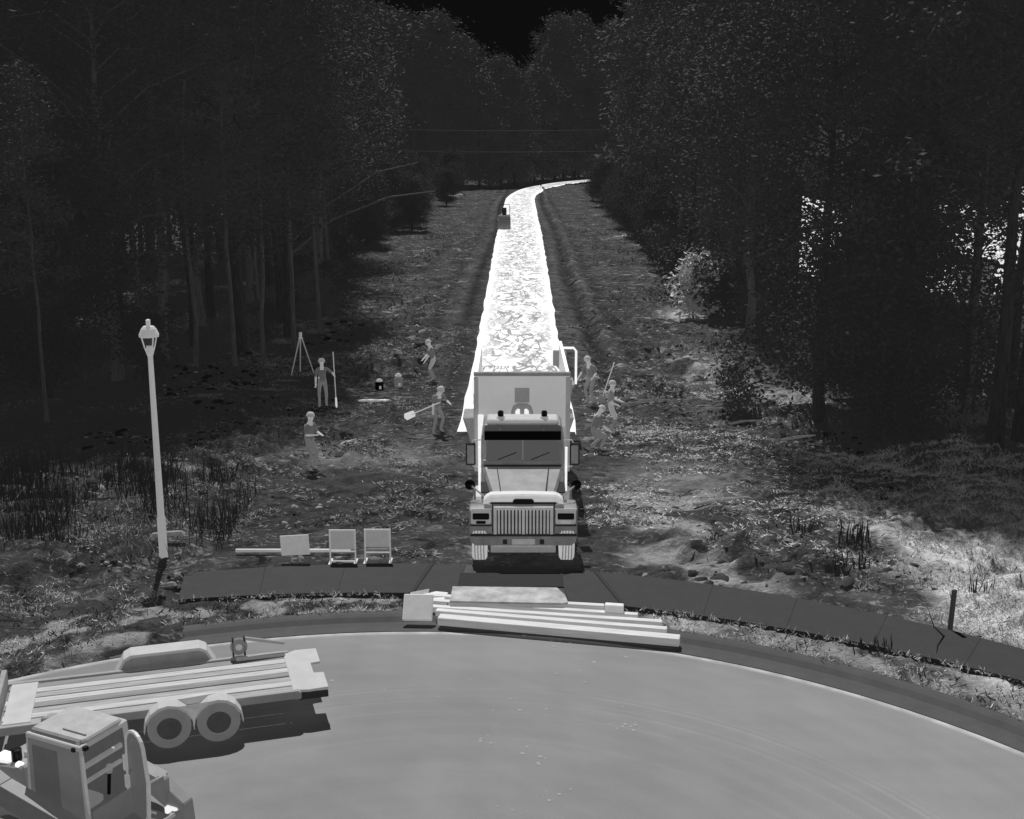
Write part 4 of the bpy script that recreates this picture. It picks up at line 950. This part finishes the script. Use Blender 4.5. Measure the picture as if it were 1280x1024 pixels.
o = MB().tube([(-1.35, 0, 0), (1.35, 0, 0)], .045, 8).build('white_pipe', 'white'); o.location = (-5.15, 26.85, gz1(-5.2, 26.85)+.10); tag(o, 'long straight pale pipe lying behind the signs', 'pipe')
o = MB().box((0, 0, .4), (.10, .06, .9)).build('stake', 'wood', None, .01); o.location = (8.72, 22.36, .1); o.rotation_euler = (0, R(2), R(20)); tag(o, 'dark upright wooden stake beside the right-hand sidewalk', 'stake')
o = MB().tube([(0, 0, 0), (-.35, -.3, .35), (-.55, -.4, .8)], [.02, .012, .006], 5).build('dead_stalk', 'weed'); o.location = (8.5, 22.0, .1); tag(o, 'thin dead stalk leaning beside the stake', 'stalk')
# lumber ramp over the kerb
def board(name, p0, p1, wd, h, label, m='lumber', cat='board', group=None):
    p0, p1 = Vector(p0), Vector(p1); d = p1-p0
    o = MB().box((0, 0, 0), (d.length, wd, h)).build(name, m, None, .008)
    o.location = (p0+p1)/2; o.rotation_euler = d.to_track_quat('X', 'Z').to_euler(); return tag(o, label, cat, group)
board('timber_beam', (-1.48, 22.78, .155), (3.25, 21.72, .155), .24, .16, 'long timber beam at the front of the kerb ramp, overhanging the gutter')
board('timber_beam', (-1.55, 23.08, .19), (3.05, 22.12, .19), .16, .12, 'second long beam, just behind the front beam of the ramp')
board('timber_beam', (-1.75, 23.30, .19), (3.0, 22.48, .19), .15, .12, 'third long beam counted from the road in the kerb ramp')
board('timber_beam', (-1.70, 23.60, .20), (2.55, 22.82, .20), .14, .12, 'thin rearmost beam partly under the dirty plywood sheet')
board('timber_beam', (-1.75, 23.86, .21), (1.9, 23.28, .21), .14, .12, 'short board against the sidewalk beside the plywood sheet')
o = MB().prism([(-1.22, -.48), (1.10, -.52), (1.22, -.46), (1.16, .02), (1.0, .50), (-1.24, .50)], -.02, .02, 'z').build('plywood_sheet', 'plywood', None, .004); o.location = (-.05, 23.72, .305); o.rotation_euler = (R(-3), 0, R(-2)); tag(o, 'muddy plywood sheet lying on the beams in front of the truck', 'plywood')
o = MB().box((0, 0, 0), (2.3, .85, .02)).build('dark_sheet', 'joint', None, .004); o.location = (-.02, 25.02, .15); o.rotation_euler = (0, 0, R(-.5)); tag(o, 'dark flat sheet on the drive apron behind the plywood', 'mat')  # thin dark sheet that makes a darker rectangle on the apron
o = MB().box((0, 0, .27), (.60, .10, .54)).build('pale_block', 'white', None, .015); o.location = (-1.92, 22.78, .13); o.rotation_euler = (R(-38), 0, R(-3)); tag(o, 'big pale square slab tilted at the left end of the lumber ramp', 'slab')
o = MB().box((0, 0, .12), (.38, .16, .27)).build('pale_block', 'white', None, .015); o.location = (2.08, 22.95, .16); o.rotation_euler = (0, 0, R(-10)); tag(o, 'small pale block at the right end of the plywood', 'block')
o = MB().prism([(-.22, -.14), (.2, -.2), (.28, .1), (.02, .2), (-.25, .12)], 0, .10, 'z').build('scrap_wood', 'white', None, .01); o.location = (-1.62, 23.85, .15); o.rotation_euler = (R(8), R(-6), 0); tag(o, 'jagged white scrap lying behind the big pale block', 'scrap')
o = MB().prism([(-.26, -.12), (.2, -.12), (.34, .16), (-.1, .14)], 0, .03, 'z').build('scrap_wood', 'plywood', None, .005); o.location = (-2.02, 24.1, .15); o.rotation_euler = (R(6), 0, R(25)); tag(o, 'grey bent scrap board beside the white scrap', 'scrap')
g = np.random.default_rng(70)
for k in range(12):
    x = -9.9+k*.14+g.normal(0, .05); y = 25.6+.03*k+g.normal(0, .06); s = g.uniform(.05, .11)
    o = MB().lathe([(s*.5, -s*.4), (s, 0), (s*.7, s*.45), (s*.2, s*.6)], (0, 0, 0), 6).build('stone', 'chip' if k % 3 else 'clod'); o.location = (x, y, gz1(x, y)+s*.2); o.rotation_euler = (g.normal(0, .5), g.normal(0, .5), g.uniform(0, 6)); tag(o, 'pale stone in the ragged row left of the lamp post foot', 'stone', 'stones left of the lamp post')
o = MB().tube([(-.8, 0, 0), (0, .05, .02), (.9, 0, .03)], [.05, .06, .03], 6).build('branch', 'log'); o.location = (5.6, 31.0, gz1(5.6, 31)+.06); o.rotation_euler = (0, 0, R(20)); tag(o, 'pale branch lying on the churned ground right of the truck', 'branch')
g = np.random.default_rng(77)
for k in range(16):
    x, y = -7.25+g.normal(0, .25)*(1 if k < 12 else 2), 24.9+g.normal(0, .55); s = g.uniform(.07, .16)
    o = MB().lathe([(s*.4, -s*.4), (s, -.1*s), (s*.8, s*.4), (s*.3, s*.62)], (0, 0, 0), 7).build('rubble_stone', 'apron' if k % 3 else 'chip'); o.location = (x, y, gz1(x, y)+s*.25); o.rotation_euler = (g.normal(0, .4), g.normal(0, .4), g.uniform(0, 6)); tag(o, 'rough lump of rubble at the broken left end of the sidewalk', 'stone', 'rubble at the sidewalk end')
for k in range(14):                                                # felled brush piled on the right
    x, y = 7.6+g.normal(0, 1.1), 46+g.normal(0, 4.5); L_ = g.uniform(.6, 1.6); a = g.uniform(-.5, .5)
    o = MB().tube([(-L_/2, 0, 0), (0, g.normal(0, .08), .06), (L_/2, 0, .02)], [.05, .05, .02], 5).build('branch', 'log'); o.location = (x, y, gz1(x, y)+.06); o.rotation_euler = (0, g.normal(0, .1), a); tag(o, 'pale cut branch in the litter below the right-hand woods', 'branch', 'cut branches on the right bank')
for k in range(7):
    x, y = -11.5+k*.42+g.normal(0, .1), 205+g.normal(0, 2); s = g.uniform(.5, .9)
    o = MB().lathe([(s*.4, -s*.3), (s, .0), (s*.8, s*.5), (s*.3, s*.8)], (0, 0, 0), 7).build('boulder', 'log'); o.location = (x, y, gz1(x, y)+s*.2); tag(o, 'pale boulder in the heap at the far left of the path', 'boulder', 'boulder heap beside the far path')
# tripod, jugs, litter
tp_ = empty('survey_tripod', (-8.8, 49.4, gz1(-8.8, 49.4)), .3, 'tall thin survey tripod behind the standing shovel man', 'tripod')
for k in range(3):
    a = R(90+120*k); MB().tube([(.06*math.cos(a), .06*math.sin(a), 1.5), (.55*math.cos(a), .55*math.sin(a), 0)], [.03, .02], 6).build('leg', 'bed_dark', tp_)
MB().lathe([(.09, 1.48), (.1, 1.52), (.06, 1.54), (.07, 1.72), (.04, 1.76)], (0, 0, 0), 10).build('head', 'sign', tp_)
for x, y, lab, h in ((-5.2, 46.1, 'squat jug with a bright round top standing on dark ground', .42), (-4.5, 46.6, 'taller grey jug just right of the squat jug', .55)):
    o = empty('water_jug', (x, y, gz1(x, y)), .3, lab, 'jug')
    MB().lathe([(.15, 0), (.17, .03), (.17, h*.62), (.13, h*.75)], (0, 0, 0), 14).build('jug_body', 'dark' if h < .5 else 'bumper', o); MB().lathe([(.13, h*.75), (.14, h*.85), (.07, h)], (0, 0, 0), 14).build('lid', 'sign', o)
    MB().box((0, -.18, h*.25), (.08, .05, .12)).build('spout', 'white', o, .01)
o = MB().prism([(-.55, -.08), (.5, -.12), (.62, .06), (-.3, .12)], 0, .06, 'z').build('white_scrap', 'white', None, .01); o.location = (-5.2, 43.9, gz1(-5.2, 43.9)+.01); tag(o, 'flat white scrap lying between the shovel man and the truck', 'scrap')

# ---------------------------------------------------------------- people
def ik(a, b, l1, l2, hint):
    d = b-a; L = min(d.length, (l1+l2)*.999); dn = d.normalized()
    x = (l1*l1-l2*l2+L*L)/(2*L); h = math.sqrt(max(0, l1*l1-x*x))
    hv = hint-dn*hint.dot(dn); hv.normalize()
    return a+dn*x+hv*h, a+dn*L
def person(x, y, rz, label, lean=0., turn=0., pelvis=.93, wl=(.3, -.1, .85), wr=(-.3, -.1, .85), fl=(.12, 0), fr=(-.12, 0), sc=1., headdip=0., hat=True, tops='shirt', legs='trousers'):
    """local frame: faces -y; left hand is at +x"""
    o = empty('person', (x, y, gz1(x, y)), rz, label, 'person'); o.scale = (sc, sc, sc)
    V = []; E = []; Rr = []; part = []
    def add(p, r, par, k):
        V.append(Vector(p)); Rr.append(r if hasattr(r, '__len__') else (r, r)); part.append(k)
        if par is not None: E.append((par, len(V)-1))
        return len(V)-1
    pv = Vector((0, .10*lean, pelvis)); rot = Matrix.Rotation(lean, 3, 'X')
    if turn: rot = Matrix.Rotation(turn, 3, 'Z') @ rot
    up = lambda q: pv+rot @ Vector(q)
    p0 = add(pv, (.155, .115), None, 'legs'); w_ = add(up((0, 0, .17)), (.135, .105), p0, 'top'); ch = add(up((0, .01, .36)), (.165, .12), w_, 'top')
    nk = add(up((0, 0, .52)), .06, ch, 'skin')
    hr = Matrix.Rotation(headdip, 3, 'X') @ rot; hp_ = up((0, 0, .55))
    h1 = add(hp_+hr @ Vector((0, -.015, .06)), (.065, .078), nk, 'skin'); h2 = add(hp_+hr @ Vector((0, -.005, .14)), (.078, .096), h1, 'skin'); add(hp_+hr @ Vector((0, 0, .21)), (.06, .075), h2, 'skin')
    for s, wp in ((1, wl), (-1, wr)):
        sh = up((s*.185, .01, .45)); el, wv = ik(sh, Vector(wp), .29, .26, Vector((s*.5, .6, -.5)))
        a = add(sh, .062, ch, 'top'); b = add(el, .045, a, 'top'); c = add(wv, .03, b, 'skin')
        d = (wv-el).normalized(); sd = d.cross(Vector((0, 0, 1))) if abs(d.z) < .9 else d.cross(Vector((0, 1, 0))); sd.normalize()
        pm = add(wv+d*.075, (.032, .02), c, 'skin'); cu = d.cross(sd).normalized()*(-1)
        for q, ln in zip((-.027, -.009, .009, .027), (.062, .075, .07, .055)):
            k1 = add(wv+d*(.085+ln*.5)+sd*q, .009, pm, 'skin'); add(wv+d*(.085+ln*.85)+sd*q+cu*.025, .008, k1, 'skin')
        add(wv+d*.06+sd*.05+cu*.02, .010, c, 'skin')
    for s, fp in ((1, fl), (-1, fr)):
        hpj = pv+Vector((s*.095, 0, -.05)); an = Vector((fp[0], fp[1], .085))
        kn, an = ik(hpj, an, .43, .44, Vector((s*.12, -1, 0)))
        a = add(hpj, .088, p0, 'legs'); b = add(kn, .062, a, 'legs'); c = add(an, .048, b, 'boots'); d = add(an+Vector((s*.01, -.07, -.035)), (.048, .045), c, 'boots'); add(an+Vector((s*.02, -.17, -.05)), (.042, .03), d, 'boots')
    me = bpy.data.meshes.new('body'); me.from_pydata([tuple(p) for p in V], E, [])
    ob = bpy.data.objects.new('tmp', me); col.objects.link(ob)
    ob.modifiers.new('s', 'SKIN').use_smooth_shade = True
    for i, r in enumerate(Rr): me.skin_vertices[0].data[i].radius = r
    me.skin_vertices[0].data[0].use_root = True
    ob.modifiers.new('d', 'SUBSURF').levels = 1
    dg = bpy.context.evaluated_depsgraph_get(); dg.update()
    nm = bpy.data.meshes.new_from_object(ob.evaluated_get(dg)); nm.name = 'body'
    bpy.data.objects.remove(ob); bpy.data.meshes.remove(me)
    nm.materials.clear(); ks = ['skin', 'top', 'legs', 'boots']
    for m_ in ('skin', tops, legs, 'boots'): nm.materials.append(M[m_])
    segs = [(V[a], V[b], part[b]) for a, b in E]
    for pg in nm.polygons:
        c = pg.center; best, bk = 9, 'top'
        for a, b, k in segs:
            ab = b-a; t = max(0, min(1, (c-a).dot(ab)/ab.length_squared)); dd = (a+ab*t-c).length
            if dd < best: best, bk = dd, k
        pg.material_index = ks.index(bk)
    link('body', nm, o)
    hc = hp_+hr @ Vector((0, -.003, .17)); q = hr.to_4x4(); q.translation = hc
    mb = MB()
    if hat: mb.lathe([(.135, -.005), (.125, .015), (.115, .05), (.08, .10), (.02, .118)], (0, 0, 0), 14)
    else: mb.lathe([(.085, -.02), (.098, .02), (.085, .07), (.03, .095)], (0, .012, 0), 12)
    hh = mb.build('hard_hat' if hat else 'hair', 'hat' if hat else 'boots', o, smooth=True); hh.matrix_local = q
    fc = MB().lathe([(.012, -.02), (.018, -.115), (.006, -.13)], (0, 0, -.045), 6, 'y')
    for s in (-1, 1): fc.lathe([(.004, -.09), (.012, -.094), (.004, -.098)], (s*.03, 0, -.01), 6, 'y').box((s*.08, .01, -.04), (.015, .04, .06))
    fc.box((0, -.088, -.085), (.05, .012, .012)); fo = fc.build('face', 'boots' if False else 'skin', o); fo.matrix_local = q
    return o
def shovel(p_top, p_tip, label, blade='white_tool'):
    p0, p1 = Vector(p_top), Vector(p_tip); d = (p1-p0); L = d.length
    o = empty('shovel', p1); o.rotation_euler = (-d).to_track_quat('Z', 'X').to_euler(); tag(o, label, 'shovel')
    MB().tube([(0, 0, .28), (0, 0, L)], .02, 6).build('handle', 'sign_frame', o)
    MB().prism([(-.10, .36), (-.12, .06), (0, 0), (.12, .06), (.10, .36), (0, .40)], -.012, .012, 'x' if False else 'y').build('blade', blade, o, .004)
    return o
person(-6.93, 43.0, R(10), 'worker standing at left with one hand on an upright shovel', wl=(.42, -.12, 1.15), wr=(-.24, .0, .82), sc=1.02)
z = gz1(-6.5, 42.8); shovel((-6.48, 42.85, z+2.05), (-6.38, 42.6, z+.03), 'upright long shovel with hot white blade held by the left worker')
person(-5.97, 34.3, R(60), 'dim worker in dark clothes standing alone nearest the signs', lean=.12, wl=(.12, -.36, 1.08), wr=(-.16, -.32, 1.12), sc=1.0)
person(-2.52, 39.0, R(35), 'worker beside the truck leaning over a shovel held to the left', lean=.45, wl=(.30, -.36, 1.02), wr=(-.38, -.42, .80), headdip=.2, pelvis=.88, fl=(.18, .05), fr=(-.20, -.1))
z = gz1(-3.4, 38.5); shovel((-2.35, 38.55, z+1.12), (-3.55, 38.45, z+.62), 'shovel with hot white blade held out left beside the truck')
person(-3.2, 47.9, R(-70), 'slightly stooped worker farther back by the left edge of the glowing path', lean=.28, wl=(.14, -.36, .86), wr=(-.12, -.36, .9), headdip=.1, pelvis=.9, fl=(.12, -.05), fr=(-.14, .12), legs='hat')
person(2.92, 43.6, R(-40), 'worker right of the truck holding two slanting tool handles', lean=.3, wl=(.36, -.38, 1.0), wr=(-.30, -.34, .9), headdip=.2, sc=1.05)
z = gz1(3.3, 43.3); shovel((3.75, 43.3, z+1.6), (3.25, 43.2, z+.05), 'slanting rake-like shovel in front of the worker right of the truck', 'bumper')
person(3.28, 38.9, R(80), 'worker in pale clothes standing furthest right of the truck', lean=.05, wl=(.14, -.30, 1.05), wr=(-.18, -.22, .98), tops='trousers', legs='gear', sc=1.02)
person(2.58, 36.7, R(100), 'crouching worker close to the right flank of the truck', lean=.35, pelvis=.66, wl=(.22, -.42, .62), wr=(-.2, -.42, .66), fl=(.16, .06), fr=(-.16, -.18), headdip=.2)
